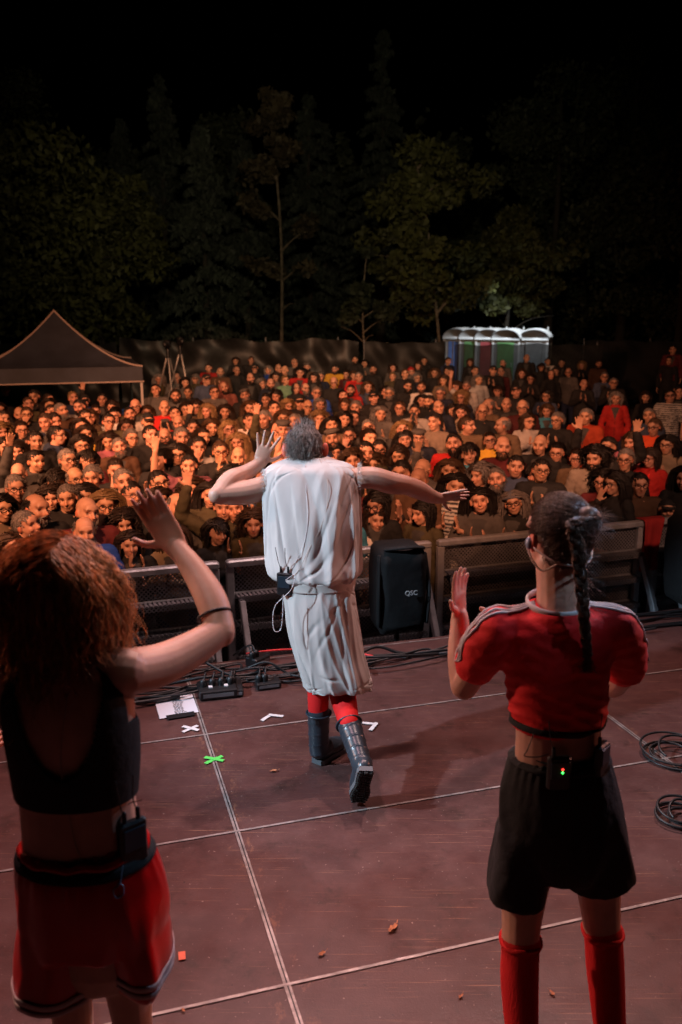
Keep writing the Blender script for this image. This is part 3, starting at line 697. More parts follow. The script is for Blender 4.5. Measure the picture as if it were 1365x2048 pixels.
def broad(px, Y, ztop, rad, label, seed, lmk='dk', bark='dark', n_=7000, zb=1.2, lean=0, leaf_=.13, nb=16):
    rg = np.random.default_rng(seed); x = (px-682.5)/F*Y*1.0; root = empty('broadleaf_tree', (x, Y, GZ), 0, label, 'tree', 'trees behind the crowd')
    hgt = ztop-GZ; tr = MB(); P = [(lean*t*t + .1*math.sin(t*5+seed), .1*math.cos(t*4+seed), hgt*.93*t) for t in np.linspace(0,1,7)]
    tube(tr, P, [.16*(.34 if bark == 'pale' else 1)*(1-t*.85)*hgt/10+.02 for t in np.linspace(0,1,7)], 8, 24); C = []
    for k in range(nb):
        t = .25+.7*rg.random(); b = np.array(catmull(P, 30)[int(t*29)]); a = rg.random()*6.28; rr = rad*(1.05-.75*abs(t-.5)*1.6)*(.6+.5*rg.random())
        e = b + np.array([rr*math.cos(a), rr*math.sin(a), rr*(.25+.4*rg.random())])
        tube(tr, [b, (b+e)/2+[0,0,rr*.12], e], [.05*hgt/10,.03*hgt/10,.01], 5, 6)
        for q in range(3): C.append(b + (e-b)*(.45+.3*q) + rg.normal(0, rad*.12, 3))
    C.append(np.array(P[-1])); C = np.array(C); C = C[C[:,2] > zb]
    n_ = int(n_*1.7); idx = rg.integers(0, len(C), n_); sz = rad*.34*(.6+.6*rg.random((len(C),1)))
    d = rg.normal(0,1,(n_,3)); d /= np.linalg.norm(d,axis=1)[:,None]; p = C[idx] + d*(rg.random((n_,1))**.5)*sz[idx]*np.array([1,1,.7])
    build(tr, 'trunk', barks[bark], root); cr = MB(); quads(cr, p, leaf_, rg); build(cr, 'crown', lm[lmk], root, smooth=False)
def conifer(px, Y, ztop, rad, label, seed, n_=17000, zb=.8, lmk='nd'):
    rg = np.random.default_rng(seed); x = (px-682.5)/F*Y; root = empty('conifer_tree', (x, Y, GZ), 0, label, 'tree', 'trees behind the crowd')
    hgt = ztop-GZ; tr = MB(); tube(tr, [(0,0,0), (.05,0,hgt*.5), (0,0,hgt)], [.18*hgt/10,.1*hgt/10,.015], 8, 14); pts = []
    nb = 170
    for k in range(nb):
        t = rg.random()**.8; z = zb + (hgt-zb)*t; L = rad*(1-t)**.85*(.7+.5*rg.random())+.12; a = rg.random()*6.28
        for s in np.linspace(.12, 1, max(3, int(n_/nb))):
            pts.append((L*s*math.cos(a) + rg.normal(0,.07), L*s*math.sin(a)+rg.normal(0,.07), z + L*(.12*s - .42*s*s) - abs(rg.normal(0,.09))*(1.2-s)))
        if k % 3 == 0: tube(tr, [(0,0,z), (L*.6*math.cos(a), L*.6*math.sin(a), z-L*.08), (L*math.cos(a), L*math.sin(a), z-L*.3)], [.025,.015,.006], 4, 5)
    build(tr, 'trunk', barks['dark'], root); cr = MB(); quads(cr, np.array(pts), .14, rg, .35, (0,0,-.6)); build(cr, 'crown', lm[lmk], root, smooth=False)
broad(95, 33, 8.6, 3.6, 'broad tree with yellowing leaves above the canopy tent', 1, 'yg', n_=11000, nb=24)
broad(215, 36, 7.2, 2.8, 'bushy dark tree right of the tent peak', 2, 'yg', n_=7000)
conifer(345, 42, 12.2, 2.6, 'taller dark conifer behind the nearer conifer on the left', 3)
conifer(418, 35, 8.8, 2.4, 'nearer full conifer above the camera tripods', 4)
broad(568, 37, 11.2, 1.5, 'slender pale trunked tree with thin foliage left of the centre', 5, 'br', 'pale', 2200, 4.5, lean=-.4, nb=12)
conifer(500, 41, 9.6, 2.3, 'dark conifer between the full conifer and the slender pale trunk', 17)
conifer(620, 43, 11.8, 2.6, 'tall narrow conifer right of the slender pale trunk', 18)
conifer(270, 45, 11.0, 2.5, 'dark conifer left of the two tall ones on the left', 19)
conifer(650, 46, 11.0, 2.6, 'dark drooping conifer behind the slender pale trunk', 6)
conifer(760, 44, 14.5, 3.0, 'tallest conifer, near the centre of the wood', 7)
broad(730, 33, 4.6, 1.1, 'small pale trunked tree directly above the crowd centre', 8, 'dk', 'pale', 1500, 2.6, nb=8)
broad(882, 33.5, 8.4, 2.1, 'young leaning green tree left of the portable toilets', 9, 'yg', 'pale', 6000, 1.6, lean=-1.3, nb=18)
broad(1010, 38.5, 6.4, 2.5, 'leafy tree overhanging the portable toilets', 10, 'yg', n_=9000, zb=2.8)
broad(1090, 42, 13, 3.8, 'tall dark tree behind the portable toilets', 11, 'dk', n_=9000)
broad(1230, 44, 15, 4.2, 'very tall dark tree at the upper right', 12, 'dk', n_=9000)
broad(1340, 38, 10, 3.4, 'dark tree at the right edge of the frame', 13, 'dk', n_=8000)
broad(480, 48, 12, 3.0, 'dark tree in the gap between conifer and pale trunk', 14, 'dk', n_=6000)
broad(20, 46, 14, 4.0, 'tall black tree at the left edge of the wood', 15, 'dk', n_=6000)
broad(900, 48, 11, 3.0, 'dark tree behind the young leaning green tree', 16, 'dk', n_=5000)

rg = np.random.default_rng(77); n_ = 60000; x = rg.uniform(-34, 34, n_); top_ = 9.5 + 2.2*np.sin(x*.45) + 1.8*np.sin(x*1.3+1) + 1.2*np.sin(x*2.9+2); z = GZ + top_*rg.random(n_)**.8; y = 50 + 1.6*np.sin(x*.9) + 1.3*np.sin(z*1.1+x*1.7) + rg.normal(0, .8, n_)
cl_ = (np.sin(x*2.1+1.5*np.sin(z*1.3))+np.sin(z*2.3+x*.7)) > -.9; mb = MB(); quads(mb, np.stack([x, y, z], 1)[cl_], .21, rg); tag(build(mb, 'distant_wood', lm['dk'], smooth=False), kind='stuff')
# ================================================================== PEOPLE: shared builders
def hand(mb, wr, d, nrm, s=1.0, right=True, curl=0.25, spreadf=0.12, r=.0085, thumb=0.8, fl=1.0):
    """palm + four fingers + thumb from wrist wr along d; nrm = direction the palm faces"""
    wr = np.asarray(wr, float); d = np.asarray(d, float); d = d/np.linalg.norm(d); n_ = np.asarray(nrm, float); n_ = n_ - d*np.dot(n_, d); n_ /= np.linalg.norm(n_)
    lat = np.cross(d, n_)*(1 if right else -1)          # towards the thumb
    tube(mb, [wr - d*.02*s, wr + d*.035*s, wr + d*.085*s], [(.026*s,.018*s), (.038*s,.015*s), (.038*s,.012*s)], 12, 8, side=lat)
    for k, (o, L) in enumerate(((.030,.072), (.010,.082), (-.010,.076), (-.029,.060))):
        a = (1.5-k)*spreadf; b = wr + d*.082*s + lat*o*s
        dd = d*math.cos(a) + lat*math.sin(a); P = [b - dd*.01*s]; cur = 0; p = b
        for q, fr in enumerate((.42, .32, .26)):
            cur += curl*(0.7+.2*k*.5); p = p + (dd*math.cos(cur) + n_*math.sin(cur))*L*s*fr*fl; P.append(p)
        tube(mb, P, [r*1.08*s, r*s, r*.95*s, r*.78*s], 8, 12)
    b = wr + d*.025*s + lat*.028*s; t1 = b + (lat*.75*thumb + d*.55 + n_*.35)*.045*s; t2 = t1 + (lat*.55*thumb + d*.8 + n_*.25)*.035*s
    tube(mb, [b - lat*.012*s, t1, t2], [r*1.6*s, r*1.2*s, r*.9*s], 8, 9)

def head_prims(mb, Hm, sex='m', fat=1.0):
    Rr = Hm[:3, :3]; c = Hm[:3, 3]
    def T(p): return Rr @ np.asarray(p, float) + c
    j = 1.0 if sex == 'm' else .88
    ell(mb, T((0,.018,.03)), (.074,.094,.086), rot=Rr); ell(mb, T((0,-.022,-.028)), (.063*fat,.068,.082), rot=Rr)
    ell(mb, T((0,-.045,-.082)), (.042*j*fat,.038,.032*j), rot=Rr); ell(mb, T((0,-.058,.035)), (.056,.038,.04), rot=Rr)
    tube(mb, [T((0,-.085,.012)), T((0,-.100,-.012)), T((0,-.112,-.030))], [.009,.0105,.0135], 10); ell(mb, T((0,-.098,-.034)), (.018,.012,.010), rot=Rr)
    tube(mb, [T((-.045,-.074,.022)), T((0,-.088,.026)), T((.045,-.074,.022))], [.011], 8)
    for s in (-1, 1):
        ell(mb, T((s*.038,-.068,-.030)), (.022,.017,.022), rot=Rr); ell(mb, T((s*.078,.012,-.008)), (.010,.021,.033), rot=Rr)
    ell(mb, T((0,-.087,-.061)), (.026,.013,.011), rot=Rr)
def face_paint(v, Hm, col, sex, smile, stubble, brow=(.18,.12,.1)):
    q = (v - Hm[:3, 3]) @ Hm[:3, :3]; x, y, z = q[:, 0], q[:, 1], q[:, 2]; fr = (y < -.045) & (np.abs(z) < .13)
    g = lambda cx, cz, sx, sz: np.exp(-((np.abs(x)-cx)/sx)**2 - ((z-cz)/sz)**2)*fr
    so = g(.030, .003, .015, .012); disp = np.zeros_like(q); disp[:, 1] += so*.012
    disp[:, 1] += np.exp(-(x/.022)**2 - ((z+.061)/.0035)**2)*fr*.004
    def lay(w_, c): nonlocal col; w_ = np.clip(w_, 0, 1)[:, None]; col[:, :3] = col[:, :3]*(1-w_) + np.array(c)*w_
    lay(g(.033, -.035, .025, .02)*.35, (1.15, .72, .62)); lay(np.exp(-(x/.02)**2-((z+.03)/.02)**2)*fr*.3, (1.15,.75,.65))
    lay(so*.4, (.62,.44,.38)); lay(g(.031, .000, .013, .0055)*1.2, (.8,.78,.78)); lay(g(.031, .0035, .0145, .0035)*1.1, (.08,.05,.04)); lay(g(.031, .000, .0065, .007)*2, (.05,.03,.03))
    lay(g(.033, .024, .019, .0062)*1.3, (.16,.1,.08) if sex == 'm' else (.3,.2,.16)); lay(np.exp(-(x/.024)**2 - ((z+.062)/.008)**2)*fr*.8, (.95,.42,.38) if sex == 'f' else (.85,.5,.45))
    if smile:
        zz = z + .060 - .25*x*x/.03; lay(np.exp(-(x/.026)**4 - (zz/.0095)**4)*fr*1.1, (.25,.06,.05)); lay(np.exp(-(x/.021)**4 - ((zz-.0025)/.0050)**4)*fr*1.2, (1.5,1.55,1.5))
    if stubble:
        w_ = ((z < -.035) & (y < .02) & (z > -.14)).astype(float)*stubble*(np.clip((-.03-z)/.02, 0, 1)); lay(w_*(1-np.exp(-(x/.022)**2-((z+.062)/.009)**2)), (.35,.28,.25))
    return v + disp @ Hm[:3, :3].T, col

SH = np.array([.175, .012, 1.385])
POSE = {  # elbow, wrist, hand direction, palm normal for the +x and the -x arm
 '0': (((.245,.03,1.10), (.235,-.06,.87), (0,-.1,-1), (-1,0,0)),)*2,
 'C': (((.26,-.04,1.12), (.075,-.27,1.24), (-.15,-.25,1), (-1,0,0)), ((.25,-.05,1.14), (.05,-.29,1.27), (.05,-.3,1), (-1,0,0))),
 'W': (((.245,.03,1.10), (.235,-.06,.87), (0,-.1,-1), (-1,0,0)), ((.36,-.03,1.52), (.33,-.12,1.77), (-.1,-.1,1), (0,-1,0))),
 'U': (((.35,-.04,1.50), (.30,-.12,1.76), (.05,-.1,1), (0,-1,0)), ((.35,-.03,1.52), (.29,-.12,1.78), (-.05,-.1,1), (0,-1,0))),
 'P': (((.24,-.10,1.14), (.06,-.27,1.40), (-.2,-.1,1), (-1,0,0)), ((.24,-.12,1.16), (.06,-.29,1.42), (-.2,-.1,1), (-1,0,0))),
 'F': (((.245,.03,1.10), (.20,-.13,.93), (-.4,-.6,-.5), (-1,0,0)), ((.22,-.15,1.16), (.06,-.17,1.42), (-.3,.15,1), (0,1,0))),
 'L': (((.27,-.06,1.14), (.20,-.36,1.16), (-.6,-.6,0), (0,0,-1)), ((.27,-.06,1.14), (.18,-.36,1.16), (-.7,-.5,0), (0,0,-1))),
}
def mirror(p, s): return np.array([p[0]*s, p[1], p[2]])
cacheM = {}
def body_mesh(sex, pose, fv, smile, stub):
    key = ('b', sex, pose, fv, smile, stub)
    if key in cacheM: return cacheM[key]
    rg = np.random.default_rng(fv*7+ord(pose)); mb = MB()
    yaw, pit, rol = ((0,0,0), (.3,.05,.1), (-.28,-.08,-.12), (.1,.15,-.2), (1.25,0,0))[fv]
    Hm = np.eye(4); Hm[:3, :3] = np.array(Euler((-pit, rol, yaw)).to_matrix()); Hm[:3, 3] = (0, -.015, 1.583)
    head_prims(mb, Hm, sex, (1.0, 1.06, .97, 1.02, 1)[fv])
    k = 1 if sex == 'm' else .88
    tube(mb, [(0,0,.86), (0,0,.98), (0,0,1.13), (0,.005,1.28), (0,.01,1.385), (0,.015,1.43)], [(.16,.11), (.165,.11), (.145*k,.1), (.165*k,.112), (.15*k,.09), (.07,.06)], 20, 20, side=(1,0,0))
    tube(mb, [(-.165*k,.012,1.385), (0,.012,1.40), (.165*k,.012,1.385)], [.052*k+.004], 12); tube(mb, [(0,.02,1.38), (0,.012,1.46), (0,-.002,1.55)], [.062*k+.004, .052*k+.004, .054*k+.003], 12)
    for s, A in ((1, POSE[pose][0]), (-1, POSE[pose][1])):
        e, w_, d, n_ = [mirror(q, s) for q in A]; sh = mirror(SH*[k,1,1], s)
        tube(mb, [sh, (sh+e)/2, e], [.050*k, .044*k, .038*k], 12); tube(mb, [e, e*.6+w_*.4, w_], [.038*k, .038*k, .025*k], 12); hand(mb, w_, d, n_, .95*k+.05, right=(s > 0), curl=.12 if pose != '0' else .3, r=.0103, spreadf=.15)
        tube(mb, [(s*.09,0,.9), (s*.095,-.01,.48), (s*.1,.02,.1)], [.085,.055,.04], 12); tube(mb, [(s*.1,.03,.05), (s*.11,-.15,.035)], [(.045,.045), (.045,.03)], 10)
    me = remesh(mb, .008, 2); v = getv(me); col = np.ones((len(v), 4)); v, col = face_paint(v, Hm, col, sex, smile, stub); setv(me, v)
    ear = np.abs(((v-Hm[:3,3]) @ Hm[:3,:3])[:, 0]) > .078; ear &= np.abs(v[:,0]) < .12; col[ear & (v[:,2] > 1.5) & (v[:,2] < 1.66), :3] = (1.1,.7,.6)
    setcol(me, col); me.materials.append(M['skin']); smooth_on(me); me.name = 'person_body'; cacheM[key] = (me, Hm); return cacheM[key]
def top_mesh(sex, pose, kind):
    key = ('t', sex, pose, kind)
    if key in cacheM: return cacheM[key]
    mb = MB(); k = 1 if sex == 'm' else .89; o = .013 if kind in 'TS' else .017
    tube(mb, [(0,0,.84), (0,0,.98), (0,0,1.13), (0,.005,1.28), (0,.012,1.385), (0,.015,1.425)], [(.165+o,.115+o), (.17+o,.115+o), (.155*k+o,.105+o), (.168*k+o,.113+o), (.15*k+o,.088+o), (.075+o*.5,.065)], 24, 24, side=(1,0,0))
    tube(mb, [(-.17*k,.012,1.385), (0,.014,1.40), (.17*k,.012,1.385)], [.052*k+o], 14)
    for s, A in ((1, POSE[pose][0]), (-1, POSE[pose][1])):
        e, w_, d, n_ = [mirror(q, s) for q in A]; sh = mirror(SH*[k,1,1], s)
        if kind in 'TS': tube(mb, [sh, sh*.45+e*.55, sh*.3+e*.7], [.055*k+o, .050*k+o, .052*k+o], 14)
        else: tube(mb, [sh, (sh+e)/2, e], [.053*k+o, .048*k+o, .044*k+o], 14); tube(mb, [e, (e+w_)/2, e*.05+w_*.95], [.044*k+o, .040*k+o, .028*k+o], 14)
    if kind in 'JH':
        th = np.linspace(.5, 5.78, 12); rr = .07 if kind == 'J' else .085
        tube(mb, [(rr*math.sin(a), .018 - rr*.85*math.cos(a)*-1*-1, 1.445 - .022*math.cos(a)) for a in th], [(.016,.022)] if kind == 'J' else [(.03,.03)], 8, 30)
    if kind == 'H': ell(mb, (0,.10,1.42), (.10,.055,.07))
    me = remesh(mb, .012, 2); v = getv(me); n_ = getn(me)
    v = v + n_*(.0055*nz(v*[1,1,1.8], 22, 1.0) + .004*nz(v, 55, 2))[:, None]; setv(me, v)
    col = np.ones((len(v), 4)); x, y, z = v[:,0], v[:,1], v[:,2]; tor = (np.abs(x) < .2)
    if kind == 'S':
        st = (np.floor(z/.018).astype(int) % 2 == 0); col[:] = (.03,.03,.035,0); col[st] = (.55,.52,.48,0)
    if kind == 'K': col[:, :3] = (.05,.047,.045)
    if kind == 'J':
        col[:, :3] = (.05,.047,.045); vv = (y < -.06) & (np.abs(x) < .006 + np.clip((z-1.22), 0, 1)*.36) & (z < 1.47); col[vv] = (.05,.047,.045,0)
        zp = (y < -.06) & (np.abs(x) < .006) & (z < 1.16); col[zp] = (.03,.03,.03,1)
    if kind == 'H': zp = (y < -.05) & (np.abs(np.abs(x)-.03) < .004) & (z > 1.15) & (z < 1.4); col[zp, :3] = (2.5,2.5,2.5)
    if kind == 'T': col[(z < 1.0), :3] *= .9
    setcol(me, col); me.materials.append(M['cloth']); smooth_on(me); me.name = {'T': 't_shirt', 'S': 'striped_shirt', 'J': 'jacket', 'H': 'hoodie', 'K': 'sweater'}[kind]; cacheM[key] = me; return me
def trouser_mesh():
    if 'tr' in cacheM: return cacheM['tr']
    mb = MB(); tube(mb, [(0,0,.84), (0,0,.96)], [(.182,.128), (.18,.125)], 16, side=(1,0,0))
    for s in (-1, 1): tube(mb, [(s*.085,0,.86), (s*.095,-.01,.5), (s*.1,.02,.09)], [.10,.075,.065], 12)
    me = remesh(mb, .02, 2); setcol(me, np.ones((len(me.vertices), 4))); me.materials.append(M['cloth']); smooth_on(me); me.name = 'trousers'; cacheM['tr'] = me; return me
HC = np.array([0, .014, .012]); HR = np.array([.079, .098, .100])
def hl(v, front=.42, side=-.25, back=-.75):              # hairline in head space, face towards -y
    y, z, x = v[:, 1], v[:, 2], np.abs(v[:, 0])
    lim = np.where(y < -.25, front + .25*(x < .35)*0, np.where(y < .25, side + (y < 0)*.25, back)); return z > lim
def hair_mesh(kind, fv, sex):
    key = ('h', kind, fv)
    if key in cacheM: return cacheM[key]
    Hm = body_mesh(sex, '0', fv, 0, 0)[1] if ('b', sex, '0', fv, 0, 0) in cacheM else None
    yaw, pit, rol = ((0,0,0), (.3,.05,.1), (-.28,-.08,-.12), (.1,.15,-.2), (1.25,0,0))[fv]
    Rm = np.array(Euler((-pit, rol, yaw)).to_matrix()); c = np.array((0,-.015,1.583)) + Rm @ HC
    mb = MB(); K = dict(c=c, rad=HR, Rm=Rm)
    back = lambda p: np.array([0, .9, 0.])
    def part(p):
        x, y, z = p[:, 0], p[:, 1], p[:, 2]; w1 = np.clip((z-.02)*14, 0, .9); w2 = ((y < -.02) & (np.abs(x) < .078)).astype(float)*2.4
        return np.stack([np.sign(x+.012)*(w1+w2), .5*w1+w2*.9, 0*x], 1)
    fwd = lambda p: np.array([0, -.9, .1])
    cap = lambda f, lift: _cap(mb, c, HR*lift, Rm, f)
    if kind == 's':
        cap(lambda v: hl(v, .50, -.12, -.6), 1.04); strands(mb, starts=scalp(420, lambda v: hl(v, .46, -.12, -.6), 1), length=.036, nst=4, r0=.0065, lift=.004, comb=lambda p: np.array([.6, .1, .0]), grav=.7, curl=.001, spread=.22, **K)
    if kind == 'r':
        f = lambda v: hl(v, .99, -.15, -.6) & ~((v[:, 2] > .62) & (v[:, 1] < .55)); cap(f, 1.025); strands(mb, starts=scalp(260, f, 2), length=.02, nst=3, r0=.005, lift=.006, spread=.5, **K)
    if kind == 'l':
        cap(lambda v: hl(v, .48, -.1, -.9), 1.05); strands(mb, starts=scalp(520, lambda v: hl(v, .44, -.3, -.8), 3), length=.34, nst=10, r0=.009, lift=.014, comb=part, curl=.006, cfreq=7, **K)
    if kind == 'o':
        cap(lambda v: hl(v, .48, -.1, -.9), 1.06); strands(mb, starts=scalp(480, lambda v: hl(v, .42, -.3, -.8), 4), length=.17, nst=8, r0=.010, lift=.016, comb=part, curl=.006, **K)
    if kind == 'g':
        cap(lambda v: hl(v, .5, -.1, -.9), 1.06); strands(mb, starts=scalp(300, lambda v: hl(v, .42, -.35, -.8), 4), length=.17, nst=7, r0=.009, lift=.018, comb=part, curl=.004, **K)
        strands(mb, starts=scalp(90, lambda v: (v[:, 2] > .55) & (v[:, 1] < -.2) & (abs(v[:, 0]) < .7), 5), length=.07, nst=5, r0=.008, lift=.016, comb=fwd, **K)
    if kind == 'c':
        cap(lambda v: hl(v, .46, -.1, -.9), 1.22); strands(mb, starts=scalp(800, lambda v: hl(v, .44, -.3, -.8), 6), length=.13, nst=10, r0=.008, lift=.032, comb=part, curl=.014, cfreq=16, spread=.25, grav=.9, **K)
    if kind == 'p':
        cap(lambda v: hl(v, .47, -.1, -.75), 1.035); strands(mb, starts=scalp(380, lambda v: hl(v, .44, -.12, -.6), 7), length=.14, nst=6, r0=.005, lift=.007, comb=lambda p: np.array([0, 1.4, .2]), grav=.3, **K)
        tube(mb, [c + Rm @ np.array(q) for q in ((0,.09,.02), (0,.14,.02), (0,.15,-.08), (0,.12,-.17))], [.02,.032,.026,.008], 10)
    if kind == 'G':                                       # full beard
        f = lambda v: (v[:, 2] < -.38) & (v[:, 1] < .1) & (v[:, 2] > -.98); strands(mb, starts=scalp(260, f, 8), length=.04, nst=3, r0=.006, lift=.006, spread=.35, Rm=Rm, c=c + Rm @ np.array([0,-.012,-.018]), rad=HR*[.82,.93,1.05])
        tube(mb, [c + Rm @ np.array(q) for q in ((-.03,-.104,-.068), (0,-.116,-.056), (.03,-.104,-.068))], [(.006,.009)], 6, 9)
    if kind == 'M':
        tube(mb, [c + Rm @ np.array(q) for q in ((-.032,-.102,-.070), (0,-.117,-.057), (.032,-.102,-.070))], [(.0055,.008)], 6, 9)
        strands(mb, starts=scalp(40, lambda v: (v[:, 2] < -.7) & (v[:, 1] < -.35) & (abs(v[:, 0]) < .3), 9), length=.03, nst=3, r0=.006, lift=.004, Rm=Rm, c=c + Rm @ np.array([0,-.012,-.018]), rad=HR*[.82,.93,1.05])
    me = mb.mesh({'G': 'beard', 'M': 'moustache'}.get(kind, 'hair')); me.materials.append(M['hair']); smooth_on(me); cacheM[key] = me; return me
def _cap(mb, c, rad, Rm, test):
    n1, n2 = 20, 28; v = []; f = []
    for i in range(n1+1):
        a = math.pi*i/n1
        for j in range(n2):
            b = 2*math.pi*j/n2; v.append((math.sin(a)*math.cos(b), math.sin(a)*math.sin(b), math.cos(a)))
    v = np.array(v); ok = test(v*.999)
    for i in range(n1):
        for j in range(n2):
            q = (i*n2+j, (i+1)*n2+j, (i+1)*n2+(j+1) % n2, i*n2+(j+1) % n2)
            if ok[list(q)].sum() >= 3: f.append(q)
    mb.add((v*rad) @ Rm.T + c, f)
def hat_mesh(kind, fv):
    key = ('x', kind, fv)
    if key in cacheM: return cacheM[key]
    yaw, pit, rol = ((0,0,0), (.3,.05,.1), (-.28,-.08,-.12), (.1,.15,-.2), (1.25,0,0))[fv]
    Rm = np.array(Euler((-pit, rol, yaw)).to_matrix()); c = np.array((0,-.015,1.583)) + Rm @ HC; mb = MB(); T = lambda q: c + Rm @ np.array(q, float)
    if kind == 'w':
        _cap(mb, c + Rm @ np.array([0,0,.012]), HR*[1.08,1.06,1.0], Rm, lambda v: v[:, 2] > .28); v = []
        for i in range(11):
            a = math.pi*(i/10); v += [T((-.072*math.cos(a), -.085-.02*math.sin(a), .04)), T((-.07*math.cos(a), -.09-.085*math.sin(a)**.7, .032-.012*abs(math.cos(a))))]
        n_ = len(v); v = np.vstack([v, np.array(v) - Rm @ np.array([0,0,.008])]); f = []
        for i in range(10): f += [(2*i, 2*i+1, 2*i+3, 2*i+2), (n_+2*i, n_+2*i+2, n_+2*i+3, n_+2*i+1), (2*i+1, n_+2*i+1, n_+2*i+3, 2*i+3)]
        mb.add(v, f)
    if kind == 'q': ell(mb, T((0,-.01,.072)), (.098,.125,.038), 20, 10, Rm); ell(mb, T((0,-.10,.052)), (.065,.045,.012), 14, 8, Rm); _cap(mb, c, HR*[1.08,1.05,1.0], Rm, lambda v: v[:, 2] > .3)
    if kind == 'n': _cap(mb, c + Rm @ np.array([0,0,.014]), HR*[1.1,1.08,1.08], Rm, lambda v: v[:, 2] > .15 - .35*(v[:, 1] > 0)); tube(mb, [T((.088*math.cos(a), -.0+.107*math.sin(a), .035-.02*math.sin(a))) for a in np.linspace(0, 2*math.pi, 14)], [.012], 8, 40)
    if kind == 'h':
        _cap(mb, c + Rm @ np.array([0,.012,-.01]), HR*[1.35,1.25,1.28], Rm, lambda v: ~((v[:, 1] < -.35) & (v[:, 2] < .72) & (abs(v[:, 0]) < .62)) & (v[:, 2] > -.95)); ell(mb, (0,.03,1.43), (.13,.10,.05))
    if kind == 'e': tube(mb, [T((.083*math.cos(a), .102*math.sin(a), .048)) for a in np.linspace(0, 2*math.pi, 14)], [(.016,.006)], 8, 36, side=Rm @ np.array([0,0,1.]))
    me = mb.mesh({'w': 'cap', 'q': 'flat_cap', 'n': 'beanie', 'h': 'hood', 'e': 'headband'}[kind]); setcol(me, np.ones((len(me.vertices), 4))); me.materials.append(M['cloth']); smooth_on(me); cacheM[key] = me; return me
def glasses_mesh(fv):
    key = ('gl', fv)
    if key in cacheM: return cacheM[key]
    yaw, pit, rol = ((0,0,0), (.3,.05,.1), (-.28,-.08,-.12), (.1,.15,-.2), (1.25,0,0))[fv]
    Rm = np.array(Euler((-pit, rol, yaw)).to_matrix()); c = np.array((0,-.015,1.583)); mb = MB(); T = lambda q: c + Rm @ np.array(q, float)
    for s in (-1, 1):
        tube(mb, [T((s*.034 + .026*math.cos(a), -.106 + .012*abs(math.cos(a)*s > 0 and math.cos(a)), .002 + .019*math.sin(a))) for a in np.linspace(0, 2*math.pi, 13)], [.0032], 6, 26)
        tube(mb, [T((s*.060,-.100,.006)), T((s*.080,-.05,.006)), T((s*.083,.01,.006))], [.0028], 5, 6)
    tube(mb, [T((-.009,-.110,.006)), T((.009,-.110,.006))], [.003], 5, 4)
    me = mb.mesh('glasses'); me.materials.append(M['lens']); smooth_on(me); cacheM[key] = me; return me

# ------------------------------------------------------------------ the crowd, read off the photograph
CR = {'A': (0,740,.1685), 'B': (0,900,.1832), 'C': (200,740,.1685), 'D': (230,900,.2125), 'E': (400,690,.1685), 'F': (610,690,.1685), 'G': (820,690,.1685),
      'H': (1040,680,.2381), 'I': (640,840,.1905), 'K': (860,840,.1905), 'L': (1080,840,.2088), 'M': (380,820,.1612)}
